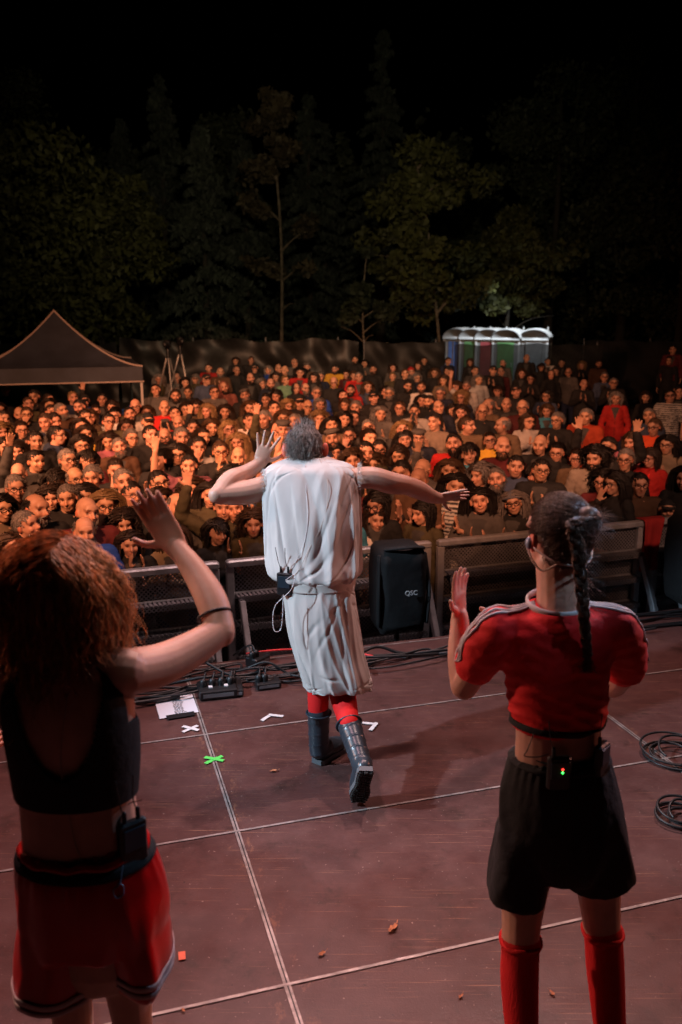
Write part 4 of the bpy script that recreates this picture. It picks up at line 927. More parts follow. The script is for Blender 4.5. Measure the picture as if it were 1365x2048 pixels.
# crop x y | sex | hair kind | hair colour | extras (G glasses, B beard, W grey beard, M moustache, s smile) | top colour | top kind | pose | turn
TB = '''
A 100 235 m s k - black T 0 0;A 400 320 m s k - black T 0 0;A 205 535 m b k B black T C 0;A 350 530 m s n GB black J F 0;A 20 480 f l d - black J 0 0;A 580 365 m s d - black T 0 1
A 625 425 f l d - black J 0 0;A 850 335 m s y - navy T 0 0;A 760 485 m s g W brown J 0 1;A 625 505 m s d - black T 0 0;A 925 440 m s k B white T 0 0;A 1000 370 m w k G blue J 0 0
A 1250 350 m s k s black J W 0;A 1170 495 f p d s navy T 0 0;A 990 570 m s d s tan J 0 1;A 1070 565 f o n - tan J 0 0;A 1300 445 f o d s black J 0 0;A 1305 620 m s k G olive J C 0
A 670 610 m s d - navy J 0 1;A 580 620 m s n - grey J 0 0;A 290 715 f p d Gs black J 0 0;A 930 675 f l d s black J 0 0;A 1035 765 f l d s yellow T 0 0;A 740 830 f o d - black J 0 0
A 640 790 m s k G denim H C 3;A 460 845 m s k - black T 0 0;A 320 880 m s k - black J 0 -1;A 225 965 f l d s black J 0 0;A 15 740 f c y - grey J 0 1;A 10 925 f o d - black J 0 0
A 430 1085 m s k s grey H 0 1;A 850 1070 m s g G grey S 0 0;A 1010 1080 f g k G maroon T 0 0;A 985 900 f o k G tan J 0 0;A 10 590 m s d - black T 0 0;A 300 410 m s n - olive J 0 0
B 225 275 m b k - grey J 0 0;B 150 425 m s g Gs black T 0 0;B 600 360 f g k - black J 0 0;B 885 320 m r g GW grey J 0 0;B 1050 300 m s g - cream J 0 0;B 1330 225 f p d s black J 0 0
B 550 530 f c d s black J 0 0;B 715 530 m s g s black T C 0;B 430 650 m r k Ws black T 0 0;B 870 520 f l k s black J 0 0;B 30 650 f l k Gs tan T 0 0;B 1140 610 f l y Gs grey J 0 0
B 925 690 m b g - maroon J 0 0;B 250 830 m s g s black T 0 1;B 1320 820 f c d s grey J 0 0;B 895 900 m r g Ws blue J L 0;B 165 1060 f l n - black J 0 0
C 215 545 f p k G white T 0 0;C 450 435 m b g G olive J 0 0;C 370 530 m s k B white J 0 0;C 585 505 f l n - black J 0 0;C 335 690 f o d - black J C 0;C 560 620 m w g - grey J 0 0
C 620 775 m s k - black J 0 0;C 400 815 f p g G black T 0 0;C 130 850 f l d - pink J 0 0;C 215 920 m s g Ws brown J 0 0;C 895 310 m s d B grey H 0 0;C 1070 265 m s d s black T 0 0
C 1330 270 m s n Gs grey J 0 0;C 795 455 m b g - red J C 0;C 920 520 m s k - black J 0 0;C 1000 470 f o d G tan J 0 0;C 1150 445 f l d G black T 0 0;C 1245 490 f l y - black J 0 0
C 1330 475 m s g B black J 0 0;C 955 635 m b n - black J 0 0;C 795 800 m b k GB olive J 0 0;C 980 800 m s g - tan J 0 0;C 1150 690 m s k B black T 0 0;C 1290 690 f l n - black J 0 0
C 1220 805 f p d - black J 0 0;C 1140 920 m s k - white T F 0;C 870 1010 f l k G black T 0 0;C 700 1085 f p k - black J 0 -1
D 420 320 m s k GW black J 0 0;D 175 415 m s k G tan J 0 1;D 140 300 m s g - grey J 0 0;D 560 540 m r g s grey J 0 0;D 740 390 f c n s black J 0 0;D 860 430 f l k s olive J C 0
D 720 150 m s k s pink T W 0;D 1010 540 m s k s olive J U 0;D 1130 560 f o k - black J 0 0;D 905 790 f g k s black J C 1;D 190 890 f o d - black J C 0;D 600 830 f l n - cream J 0 -1
D 400 490 f o d - black J 0 0;D 1335 700 f c n - olive J 0 0
E 415 195 f o d - black J 0 0;E 590 185 m s d - black J 0 0;E 585 400 m r k B black J 0 0;E 320 510 m h - B salmon H 0 0;E 570 600 m q g Bs black J 0 0;E 340 795 f l d s tan J 0 0
E 600 755 f l n - olive J 0 0;E 565 905 m s k - white J 0 0;E 390 1010 f o y G grey J 0 0;E 715 885 m s k - brown J 0 0;E 800 880 m s g - black J 0 0;E 955 870 f l n - tan J 0 0
E 1020 735 f c y G tan J 0 0;E 880 760 m s k - black J 0 0;E 820 650 m s k s brown J 0 0;E 915 615 f o k - white T 0 0;E 860 465 m r k B navy J 0 0;E 1020 425 f p y - mint J 0 0
E 1150 520 f h k - black H 0 0;E 1285 520 m r g GB navy T 0 0;E 1170 335 m c k - red J 0 0;E 1280 265 m q k B tan J 0 0;E 930 285 m b - - grey J 0 0;E 1120 215 m b g - grey J C 1
E 1340 390 f l d - black J 0 0;E 1160 680 m w k - black J 0 0;E 1270 740 m b g G black J 0 0;E 890 1025 m b g G black J 0 0;E 1010 1005 m q n - olive J 0 0;E 900 385 f l d - grey J 0 0
F 335 290 m s k B yellow J C 0;F 575 180 m s k B black J 0 0;F 725 225 f l k - grey J 0 0;F 360 450 m r n G black J 0 0;F 155 575 m s g G blue J 0 0;F 430 605 f p k - black J 0 0
F 600 370 f o n - red J 0 0;F 655 385 m s g - red J 0 0;F 570 540 m s k B red J 0 0;F 765 505 f l n - denim J 0 0;F 850 630 m w k - black J 0 0;F 935 565 f o k - black J 0 0
F 1025 575 m s g GW black J 0 0;F 1195 495 m s k GB black T 0 0;F 1135 755 m s n G black H 0 0;F 925 825 f l g - grey J C 0;F 1310 790 m s k - white J P 0;F 610 870 m s k - black J 0 0
F 570 745 m s g - black J 0 0;F 490 715 f o n - olive J 0 0;F 210 715 f o g - blue J C 0;F 150 880 f c y - olive J F 0;F 460 890 f o k - black J 0 0;F 360 955 f l k s tan J 0 0
F 285 1115 m q k B navy T 0 0;F 575 1080 m s k GB black T 0 0;F 770 990 m s g G grey J 0 0;F 1130 1005 f l y - grey J 0 0;F 1065 275 f l d - grey J 0 0;F 1250 325 m n r W grey J 0 0
F 1185 345 m s n - black J 0 0;F 1325 250 f o d - black J 0 0;F 770 1115 f p d - black J 0 0;F 1165 1130 f e k s maroon J 0 0
G 165 190 m s k - black J 0 0;G 285 335 f l n - black J 0 0;G 440 195 m s k - navy J 0 2;G 380 425 f o n - tan J C 0;G 165 505 m s n Bs white J 0 0;G 395 575 m s g G navy J 0 0
G 205 675 m s k B black T 0 0;G 120 665 f l k - black J 0 0;G 385 745 m r g - navy J 0 0;G 295 915 m s k s beige J C -1;G 565 505 f c n - grey J 0 0;G 690 495 m s g - white T 0 0
G 605 625 f c y G navy J 0 0;G 600 805 f o d s cream J 0 0;G 500 790 f o k - black J 0 0;G 830 795 m r d G black T 0 0;G 965 735 m r g - tan J 0 -2;G 700 960 m s n - tan J 0 4
G 1110 960 m r g - tan J 0 -4;G 770 310 m s k - darkgrey J C 0;G 735 210 f o n - black J 0 0;G 975 305 m w k - black J C 0;G 1120 225 m b k B grey J 0 0;G 1320 345 f o n - black J 0 0
G 1300 555 m w k - black H 0 0
H 45 155 m b k - black J 0 0;H 250 185 m s d - white J 0 0;H 360 195 m s k - black J 0 0;H 540 215 f o y - black J 0 0;H 650 205 m s n B brown J 0 0;H 725 315 m s g G denim J 0 0
H 805 365 m s g G black J 0 0;H 425 275 m b g Gs grey J 0 0;H 255 295 f h k - black H 0 0;H 315 265 f o k - black J 0 0;H 85 330 f o k G black J C 0;H 520 375 m b g - black J C 0
H 820 495 f o g - red J 0 0;H 240 600 f o n - teal J 0 0;H 285 675 m s g G black J C 0;H 540 645 m s g - orange J 0 0;H 1295 85 m s k - maroon J 0 0;H 1240 175 m s k - black J 0 0
H 1260 475 m s k Gs stripe S 0 0;H 1350 445 m s d - black J 0 0;H 1080 640 m s g - denim J 0 0;H 1125 735 m s n Gs orange J 0 0;H 1075 485 f o d - black J 0 0;H 60 690 f o n G white J C 1
L 490 370 m c k B beige T 0 0;L 545 595 f c k Gs maroon T C 0;L 150 320 f p k Gs black J 0 0;L 335 375 f p d G tan J 0 0;L 700 265 m s k - black J U 0;L 830 385 m s g G black T 0 0
L 860 215 f o n s pink J 0 0;L 1240 245 f l k G cream J 0 0;L 1345 560 f l k s black T L 0
K 200 250 m s k B red J 0 0;K 360 365 f g k s teal J 0 0;K 650 225 f p d G yellow T 0 0;K 800 290 m r n Bs maroon J 0 0;K 1135 265 m b g - black J 0 0;K 930 495 m s k s denim J 0 0
K 1060 570 f g k - black J 0 0;K 1190 535 m s k G black J 0 0;K 520 585 f c g s white J 0 -1;K 655 625 m s g Bs black J 0 0;K 200 535 f l n - grey J 0 0;K 240 705 f l k s grey S C 0
K 560 860 f l k s grey J C 0;K 395 1110 k g k - cream J 0 0;K 910 885 f n g Gs black J C 0
I 180 345 f l k s black J 0 0;I 440 345 m s k s olive J 0 0;I 640 315 m s k G black J 0 0;I 590 475 f c n s brown J 0 0;I 290 440 f c n - black J 0 0;I 1010 190 m q g GW navy J 0 0
I 830 385 f o d - navy J 0 0;I 970 475 m s g Gs black T 0 0;I 830 560 m s k - black J 0 0;I 980 640 m b n - brown T C -1;I 1130 545 m b g G grey J 0 0;I 630 905 f o k G black J 0 0
I 530 1055 f o d s white J C 1
M 420 520 m s n G black J P 0;M 640 400 f l y - tan J 0 0;M 650 590 m b n - black J F 0
'''
HCOL = {'k': (.010,.007,.006), 'd': (.022,.012,.008), 'n': (.055,.028,.014), 'g': (.17,.15,.14), 'y': (.24,.15,.07), 'w': (.4,.38,.36), '-': (.03,.02,.02), 'r': (.4,.02,.02)}
CC = {'black': (.012,.012,.013), 'white': (.50,.48,.46), 'grey': (.13,.125,.12), 'darkgrey': (.04,.04,.04), 'red': (.40,.012,.010), 'blue': (.010,.06,.36), 'navy': (.012,.02,.05), 'tan': (.22,.15,.09),
      'olive': (.08,.07,.035), 'yellow': (.55,.32,.03), 'brown': (.10,.05,.025), 'pink': (.42,.14,.2), 'teal': (.03,.16,.24), 'maroon': (.13,.012,.015), 'orange': (.50,.06,.015), 'denim': (.06,.09,.17),
      'cream': (.45,.36,.25), 'mint': (.25,.5,.33), 'salmon': (.34,.11,.085), 'beige': (.36,.29,.23), 'stripe': (.2,.2,.2)}
HN = {'s': 'short', 'r': 'thinning', 'l': 'long', 'o': 'shoulder-length', 'g': 'fringed', 'c': 'curly', 'p': 'tied back'}
CN = {'k': 'black', 'd': 'dark', 'n': 'brown', 'g': 'grey', 'y': 'fair'}
people = []
for it in TB.replace('\n', ';').split(';'):
    if not it.strip(): continue
    c, x, y, sex, hk, hc, ex, cc, ck, po, rz = it.split(); ox, oy, s = CR[c]
    people.append(dict(px=ox+float(x)*s, py=oy+float(y)*s, sex=sex, hk=hk, hc=hc, ex=ex, cc=cc, ck=ck, po=po, rz=int(rz)))
NLIST = len(people)
hcen = 1.575
def place(px, py, sc_=1.0): return G(px, py, GZ + hcen*sc_)
# fill: the heads half hidden between the ones read off the photograph
rgc = np.random.default_rng(12); pos = [(p['px'], p['py']) for p in people]; tries = 0
while len(people) < 292 and tries < 60000:
    tries += 1; py = 735 + 330*rgc.random()**1.15; px = -20 + 1400*rgc.random(); fp = place(px, py); hp = .25*F/fp[1]
    if py > 1035 or (py < 790 and px < 290) or (px > 1100 and py < 860): continue
    if any(abs(px-a)/hp < .78 and abs(py-b)/hp < .80 for a, b in pos): continue
    pos.append((px, py)); sx = 'm' if rgc.random() < .5 else 'f'
    people.append(dict(px=px, py=py, sex=sx, hk=rgc.choice(list('sssrbw' if sx == 'm' else 'lloocpg')), hc=rgc.choice(list('kkddngy' if sx == 'f' else 'kkddgg')), ex=rgc.choice(['-', '-', 's', 'G', 'B'] if sx == 'm' else ['-', '-', 's', 'G']),
        cc=rgc.choice(['black','black','grey','navy','olive','brown','darkgrey','red','maroon','denim','blue','white','teal']), ck=rgc.choice(list('JJJTH')), po=rgc.choice(list('0000C')), rz=int(rgc.integers(-1, 2))))
rq = np.random.default_rng(5)
for p in people:
    if p['po'] == '0' and rq.random() < (.30 if p['py'] > 850 else .15): p['po'] = rq.choice(list('CCCCFW' if p['py'] < 960 else 'CCCF'))
    if p['ck'] == 'J' and rq.random() < .5: p['ck'] = 'K'
    if 's' not in p['ex'] and rq.random() < .35: p['ex'] += 's'
def shortdesc(p):
    who = {'m': 'man', 'f': 'woman', 'k': 'child'}[p['sex']]; hk, cn = p['hk'], CN.get(p['hc'], '')
    if hk == 'b': a = 'bald ' + who
    elif hk in HN: a = (cn + '-haired ' + who) if hk in 's' else {'r': 'balding ' + who, 'l': 'long ' + cn + '-haired ' + who, 'o': who + ' with ' + cn + ' bob', 'g': who + ' with ' + cn + ' fringe', 'c': 'curly ' + cn + '-haired ' + who, 'p': who + ' with tied ' + cn + ' hair'}[hk]
    else: a = who + ' in ' + {'w': 'a cap', 'q': 'a flat cap', 'n': 'a beanie', 'h': 'a hood', 'e': 'a headband'}[hk]
    if 'B' in p['ex'] or 'W' in p['ex']: a = ('grey-bearded ' if 'W' in p['ex'] else 'bearded ') + a
    return a
GN = {'K': 'sweater', 'T': 'T-shirt', 'S': 'striped shirt', 'J': 'jacket', 'H': 'hoodie'}; CCN = {'stripe': 'grey', 'darkgrey': 'dark grey', 'mint': 'mint green', 'salmon': 'salmon pink'}
for p in people:
    p['d0'] = shortdesc(p) + (', glasses' if 'G' in p['ex'] else '') + ', ' + CCN.get(p['cc'], p['cc']) + ' ' + GN[p['ck']] + {'0': '', 'C': ', clapping', 'W': ', waving', 'U': ', both arms up', 'P': ', hands at face', 'F': ', hand at mouth', 'L': ', leaning forward'}[p['po']]
from collections import Counter
cnt = Counter(p['d0'] for p in people); uniq = [p for p in people if cnt[p['d0']] == 1]
colc = Counter((p['cc'], GN[p['ck']]) for p in people)
def zone(p):
    r = 'by the barrier' if p['py'] > 985 else 'in the front half' if p['py'] > 880 else 'in the rear half' if p['py'] > 775 else 'by the back fence'
    return r
used = set()
for p in people:
    lab = p['d0']
    if cnt[lab] == 1: p['label'] = lab + ', ' + zone(p)
    else:
        near = sorted(uniq, key=lambda q: math.hypot(q['px']-p['px'], q['py']-p['py']))
        for q in near[:14]:
            dx, dy = q['px']-p['px'], q['py']-p['py']; rel = ('left of' if dx > 0 else 'right of') if abs(dx) > abs(dy) else ('behind' if dy > 0 else 'in front of')
            qd = shortdesc(q) + ' in ' + CCN.get(q['cc'], q['cc']) if ' in ' not in shortdesc(q) else shortdesc(q); l2 = lab + ', ' + rel + ' the ' + qd
            if sum(1 for u in uniq if shortdesc(u) == shortdesc(q) and u['cc'] == q['cc']) > 1 or len(l2.split()) > 16: continue
            if l2 not in used: p['label'] = l2; break
        else:
            same = sorted([u for u in people if u['d0'] == lab], key=lambda u: u['px']); i = same.index(p) + 1
            p['label'] = lab + ', ' + ('leftmost' if i == 1 else 'rightmost' if i == len(same) else '%d%s from the left' % (i, {2: 'nd', 3: 'rd'}.get(i, 'th'))) + ' of its kind'
    used.add(p['label'])
def child(name, me, parent, color=None):
    o = bpy.data.objects.new(name, me); COL.objects.link(o); o.parent = parent
    if color: o.color = (*color, 1)
    return o
STAGE = np.array([-.2, 3.5])
for i, p in enumerate(people):
    r = np.random.default_rng(100+i); s = .70 if p['sex'] == 'k' else (r.uniform(.97, 1.05) if p['sex'] == 'm' else r.uniform(.93, 1.0)); sex = 'f' if p['sex'] == 'k' else p['sex']
    q = place(p['px'], p['py'], s); raise_ = 0
    if q[1] > 27.5 or q[1] < 0: Y = 26.5; q = W(p['px'], p['py'], Y); raise_ = q[2] - (GZ + hcen*s)
    if p['px'] > 1250 and p['py'] < 740: Y = 23.5; q = W(p['px'], p['py'], Y); raise_ = q[2] - (GZ + hcen*s)
    ymin = by(q[0]) + .42
    if q[1] < ymin: q = W(p['px'], p['py'], ymin); raise_ = 0; s = max(.6, (q[2]-GZ)/hcen)
    fv = 4 if abs(p['rz']) == 4 else int(r.integers(0, 4)) if p['rz'] in (0, 1, -1) else 0
    stub = .5 if ('B' in p['ex'] or 'W' in p['ex']) else (.22 if sex == 'm' and r.random() < .6 else 0)
    me, Hm = body_mesh(sex, p['po'], fv if p['po'] in '0C' or fv == 4 else 0, 1 if 's' in p['ex'] else 0, stub)
    fv = fv if p['po'] in '0C' or fv == 4 else 0
    b = child('person', me, None); t_ = r.uniform(-.06, .06) ; sk = np.array([.62,.33,.22])*(.72+.42*r.random()); b.color = (*(sk*[1, .96+.08*r.random(), .95+.1*r.random()]), 1)
    face = math.atan2(STAGE[0]-q[0], -(STAGE[1]-q[1]))
    rz = face + r.uniform(-.15, .15) + {4: 0, -4: 0}.get(p['rz'], p['rz']*.38)
    wx = s*r.uniform(.94, 1.07)
    b.scale = (-wx if p['rz'] == -4 else wx, s, s)
    b.location = (q[0], q[1], GZ + raise_); b.rotation_euler = (0, t_*.6, rz)
    if raise_ > .05 and 0: pass
    tag(b, p['label'], {'m': 'man', 'f': 'woman', 'k': 'child'}[p['sex']], 'crowd of spectators behind the barriers')
    tc_ = np.array(CC[p['cc']])*r.uniform(.45, .9)*(1.5 if p['cc'] in ('red','blue','yellow','white','orange','teal') else 1)*(20 if p['ck'] in 'JK' else 1); tm_ = top_mesh(sex, p['po'], p['ck']); child(tm_.name, tm_, b, tuple(tc_)); child('trousers', trouser_mesh(), b, CC[r.choice(['black','navy','denim','darkgrey'])])
    hc_ = tuple(np.array(HCOL[p['hc']])*r.uniform(.8, 1.25))
    if p['hk'] in 'srlocgp': child('hair', hair_mesh(p['hk'], fv, sex), b, hc_)
    elif p['hk'] in 'wqnhe':
        if p['hk'] in 'we' or (p['hk'] == 'n' and sex == 'f'): child('hair', hair_mesh('r' if sex == 'm' else 'l', fv, sex), b, hc_)
        hm = hat_mesh(p['hk'], fv); child(hm.name, hm, b, {'h': CC[p['cc']], 'w': CC['black'], 'q': (.09,.08,.075), 'n': CC['red'] if p['hc'] == 'r' else (.12,.13,.16), 'e': CC['darkgrey']}[p['hk']])
    if 'B' in p['ex'] or 'W' in p['ex']: child('beard', hair_mesh('G', fv, sex), b, HCOL['g' if 'W' in p['ex'] else ('k' if p['hc'] in '-' else p['hc'])])
    if 'G' in p['ex']: child('glasses', glasses_mesh(fv), b)
    if p['po'] == 'P' and p['cc'] == 'white':
        mb = MB(); box(mb, (0,0,0), (.075,.01,.15), bev=.003); ph = build(mb, 'phone', M['black'], smooth=False); ph.location = b.matrix_basis @ Vector((0,-.30,1.52)); ph.rotation_euler[2] = rz
        tag(ph, 'black phone held up in front of his face by the man in white', 'phone'); 
if 1:                                                      # the two raised spectators stand on a bench at the right
    mb = MB(); box(mb, (0,0,.25), (2.2,.8,.5), bev=.02); o = build(mb, 'low_platform', M['black'], smooth=False); q = W(1335, 715, 23.5); o.location = (q[0]+.1, 23.5, GZ); o.scale[2] = 2.0*max(.2, raise_ if raise_ > .2 else .6)
    tag(o, 'dark low platform under the two people at the upper right', 'platform')
print('people', len(people), 'listed', NLIST, 'unique meshes', len(cacheM), 'distinct labels', len(set(p['label'] for p in people)))
# ================================================================== THE THREE PERFORMERS
def perf_group(): return 'performers on the stage'
def px_r(px, Y): return px*Y/F                                   # pixels to metres at distance Y
def headmat(c, yaw, pitch, roll=0.0):                           # looks away from the lens; yaw > 0 turns to the left
    Hm = np.eye(4); Hm[:3, :3] = np.array((Matrix.Rotation(yaw, 3, 'Z') @ Matrix.Rotation(-pitch, 3, 'X') @ Matrix.Rotation(roll, 3, 'Y') @ Matrix.Rotation(math.pi, 3, 'Z'))); Hm[:3, 3] = c; return Hm
def loft(rings, nt=200, nz_=160, expo=1.0, zs=None):
    """rings: (y_px, x_left, x_right, Y, depth radius); returns grid points, angle and height parameters"""
    R_ = []
    for (py, xl, xr, Y, ry) in rings:
        c = W((xl+xr)/2, py, Y); R_.append((*c, px_r((xr-xl)/2, math.hypot(Y, 0)*1.03), ry))
    A = catmull(np.array(R_), nz_); th = np.linspace(0, 2*math.pi, nt, endpoint=False)
    c_, s_ = np.cos(th), np.sin(th); cx = np.sign(c_)*np.abs(c_)**expo; sy = np.sign(s_)*np.abs(s_)**expo
    P = A[:, None, :3] + A[:, None, 3:4]*cx[None, :, None]*np.array([1, 0, 0]) + A[:, None, 4:5]*sy[None, :, None]*np.array([0, 1, 0])
    return P, th, A
def displace(me, f): v = getv(me); n_ = getn(me); setv(me, v + n_*f(v)[:, None])
def wire(pts, r, name, m, parent=None, n=None, label=None):
    mb = MB(); tube(mb, pts, [r], 6, n or len(pts)*8); o = build(mb, name, m, parent)
    if label: tag(o, label, 'cable')
    return o
beige = mat('beige_wire', (0.42,0.30,0.24), .5); white_w = mat('white_wire', (0.6,0.6,0.62), .4); clear = mat('grey_earpiece', (0.25,0.3,0.4), .3)

# ---------------------------------------------------------------- man in the linen tunic (centre)
mb = MB(); Hm = headmat(W(611, 899, 4.36), .02, .36)
head_prims(mb, Hm, 'm')
for s in (-1, 1): ell(mb, Hm[:3,:3] @ np.array([s*.101,.022,-.006]) + Hm[:3,3], (.017,.018,.038), rot=Hm[:3,:3] @ np.array(Matrix.Rotation(s*-.5, 3, 'Z')))
tube(mb, [W(637,1230,4.0), W(636,1165,4.06), W(625,1080,4.14), W(620,990,4.2), W(618,950,4.26), W(617,930,4.29)], [(.125,.085), (.135,.09), (.155,.10), (.178,.105), (.15,.085), (.07,.06)], 20, 24, side=(1,0,0))
tube(mb, [W(618,950,4.24), W(616,930,4.30), W(612,912,4.35)], [.066,.062,.06], 14)
tube(mb, [W(560,965,4.24), W(618,952,4.25), W(690,960,4.24)], [.058], 12)
A = [W(556,968,4.24), W(495,985,4.18), W(440,990,4.13)]; tube(mb, A, [.062,.060,.048], 16, 16)
tube(mb, [W(440,988,4.13), W(462,962,4.20), W(490,947,4.27), W(522,926,4.33)], [.047,.053,.042,.031], 16, 16); ell(mb, W(434,990,4.12), (.042,.042,.042))
hand(mb, W(520,930,4.33), (.30,.02,1), (0,1,0), 1.02, right=False, curl=.07, spreadf=.24, r=.0088, thumb=1.2, fl=1.15)
tube(mb, [W(690,962,4.24), W(740,955,4.24), W(782,966,4.27), W(812,970,4.30)], [.058,.055,.056,.048], 16, 18)
tube(mb, [W(812,970,4.30), W(838,980,4.36), W(862,992,4.42), W(880,997,4.46)], [.047,.048,.038,.029], 16, 16)
hand(mb, W(878,996,4.46), (1,.3,.10), (0,-.75,-.6), 1.0, right=True, curl=.04, spreadf=.10, r=.0088, thumb=1.2, fl=1.12)
for pts in ([W(625,1230,4.0), W(636,1360,3.98), W(637,1410,3.97), W(636,1500,3.98)], [W(655,1230,4.0), W(676,1350,4.02), W(692,1415,3.90), W(699,1448,3.79)]):
    tube(mb, pts, [.08,.052,.042,.030], 14)
me = remesh(mb, .0042, 3); v = getv(me); col = np.ones((len(v), 4)); v, col = face_paint(v, Hm, col, 'm', 0, .3)
q = (v-Hm[:3,3]) @ Hm[:3,:3]; ear = (np.abs(q[:,0]) < .124) & (np.abs(q[:,0]) > .080) & (np.abs(q[:,2]+.01) < .06) & (np.abs(q[:,1]) < .06); col[ear, :3] = (1.25,.45,.35)  # red glow of backlit ears, painted into the vertex colour
setv(me, v); setcol(me, col); man = mobj('person', me, M['skin_near'])
tag(man, 'man in a belted off-white tunic and rubber boots, arms spread, back to the camera', 'man', perf_group())
linen = mat('linen', (0.50,0.465,0.44), 0.85, bump=0.0, var=0.08, vscale=5, sheen=.2)
def linen_bump(m, k=1.0):
    n, l = nodes(m); b = n['Principled BSDF']; tc = n.new('ShaderNodeTexCoord')
    w1 = n.new('ShaderNodeTexNoise'); w1.noise_type = 'RIDGED_MULTIFRACTAL'; w1.inputs['Scale'].default_value = 7; w1.inputs['Detail'].default_value = 5; w1.inputs['Distortion'].default_value = .8
    mp = n.new('ShaderNodeMapping'); mp.inputs['Scale'].default_value = (1.6,1.6,.45); w2 = n.new('ShaderNodeTexNoise'); w2.inputs['Scale'].default_value = 420; w2.inputs['Detail'].default_value = 2
    l.new(tc.outputs['Object'], mp.inputs[0]); l.new(mp.outputs[0], w1.inputs['Vector']); l.new(tc.outputs['Object'], w2.inputs['Vector'])
    b1 = n.new('ShaderNodeBump'); b1.inputs['Strength'].default_value = .30*k; b1.inputs['Distance'].default_value = .018; b2 = n.new('ShaderNodeBump'); b2.inputs['Strength'].default_value = .25; b2.inputs['Distance'].default_value = .002
    l.new(w1.outputs['Fac'], b1.inputs['Height']); l.new(w2.outputs['Fac'], b2.inputs['Height']); l.new(b1.outputs[0], b2.inputs['Normal']); l.new(b2.outputs[0], b.inputs['Normal'])
linen_bump(linen)
def folds(P, th, amp, k, seed, zfade=None):
    a, b, _ = P.shape; t = np.linspace(0, 1, a)[:, None]; T = th[None, :]; f = 0; rs = np.random.default_rng(int(seed*10))
    for j in range(44):                                    # single soft folds, each with its own place, lean, reach and width
        a0 = rs.uniform(0, 6.283); lean = rs.normal(0, .35); wd = rs.uniform(.035, .12); t0 = rs.uniform(0, 1); ln = rs.uniform(.25, .8)
        d = (T - a0 - lean*(t-t0) - .08*np.sin(6*t+j) + math.pi) % (2*math.pi) - math.pi; f = f + rs.uniform(.5, 1.3)*rs.choice([1, 1, -1])*np.exp(-(np.abs(d)/wd)**1.3)*np.exp(-((t-t0)/ln)**2)
    for j in range(30):                                    # short slanting creases
        a0 = rs.uniform(0, 6.283); t0 = rs.uniform(0, 1); sl = rs.uniform(-1.6, 1.6); d = (T - a0 + math.pi) % (2*math.pi) - math.pi; q = (t-t0) - sl*.12*d/.3; f = f - .75*np.exp(-(q/.016)**2)*np.exp(-(d/rs.uniform(.15,.4))**2)
    for kk in k: f = f + .20*np.sin(kk*(T+.15*np.sin(4*t+kk)) + seed)
    if zfade is not None: f = f*zfade(t)
    N = np.stack([np.cos(T)+0*t, np.sin(T)+0*t, 0*T+0*t], -1); return P + N*(f*amp)[..., None]
P, th, A = loft([(913,590,652,4.31,.065), (920,574,668,4.30,.08), (927,553,690,4.28,.095), (936,536,706,4.26,.11), (950,527,715,4.25,.125), (985,525,719,4.22,.14), (1040,529,722,4.17,.148), (1100,533,722,4.13,.155), (1132,538,721,4.10,.158), (1148,546,716,4.08,.15), (1157,558,711,4.07,.13)], 300, 170, .82)
P = folds(P, th, .012, (5, 9, 14), 1.3, lambda t: .25+.9*t-.5*np.clip(t-.85, 0, 1)*3)
P[-1] = P[-1]*.9 + P[-1].mean(0)*.1
gridmesh(P, 'tunic', linen, man)
P, th, A = loft([(1158,559,711,4.07,.130), (1175,563,711,4.06,.134), (1200,567,714,4.05,.143), (1250,573,722,4.03,.15), (1300,586,731,4.01,.152), (1335,597,741,3.99,.152), (1356,604,746,3.98,.150), (1366,606,748,3.98,.150)], 300, 130, .9)
P = folds(P, th, .0085, (4, 7, 13), 4.1, lambda t: .35+1.0*t); P[-12:, :, 2] += (.006*np.sin(th*3)+.002*np.sin(th*17))[None, :]*np.linspace(0, 1, 12)[:, None]
gridmesh(P, 'tunic_skirt', linen, man)
beltm = mat('tunic_belt', (0.56,0.51,0.47), .8); linen_bump(beltm, .3)
P, th, A = loft([(1152,557,713,4.07,.137), (1161,558,712,4.07,.139), (1171,561,711,4.065,.139)], 120, 8, .9); gridmesh(P, 'belt', beltm, man, thick=.006)
for side_, root_ in ((-1, W(535,975,4.22)), (1, W(712,962,4.24))):       # frayed edges of the armholes
    mb = MB(); rg = np.random.default_rng(5); st = []
    for k in range(220):
        a = rg.random()*6.283; b0 = root_ + np.array([side_*.008, .075*math.cos(a), .085*math.sin(a)]); st.append([b0, b0 + [side_*.008, rg.normal(0,.003), rg.normal(0,.004)], b0 + [side_*(.014+.01*rg.random()), rg.normal(0,.006), rg.normal(0,.008)]])
    addstrands(mb, np.array(st), .0008); build(mb, 'frayed_edge', linen, man)
tight = mat('red_tights', (0.66,0.003,0.003), .8, bump=.1, bscale=300)
for pts, rr in (([W(630,1300,4.0), W(636,1370,3.98), W(637,1410,3.97), W(637,1470,3.97)], [.075,.055,.051,.042]), ([W(662,1300,4.02), W(680,1368,4.0), W(688,1400,3.93), W(697,1440,3.80), W(700,1452,3.775)], [.085,.068,.062,.050,.044])):
    mb = MB(); tube(mb, pts, rr, 28, 30); build(mb, 'tights', tight, man)
rubber = mat('boot_rubber', (0.030,0.042,0.055), .33, bump=.1, bscale=30, var=.2); soleM = mat('boot_sole', (0.014,0.013,0.012), .85, bump=.8, bscale=60, var=.4)
greyS = mat('boot_sole_rim', (0.10,0.11,0.12), .6)
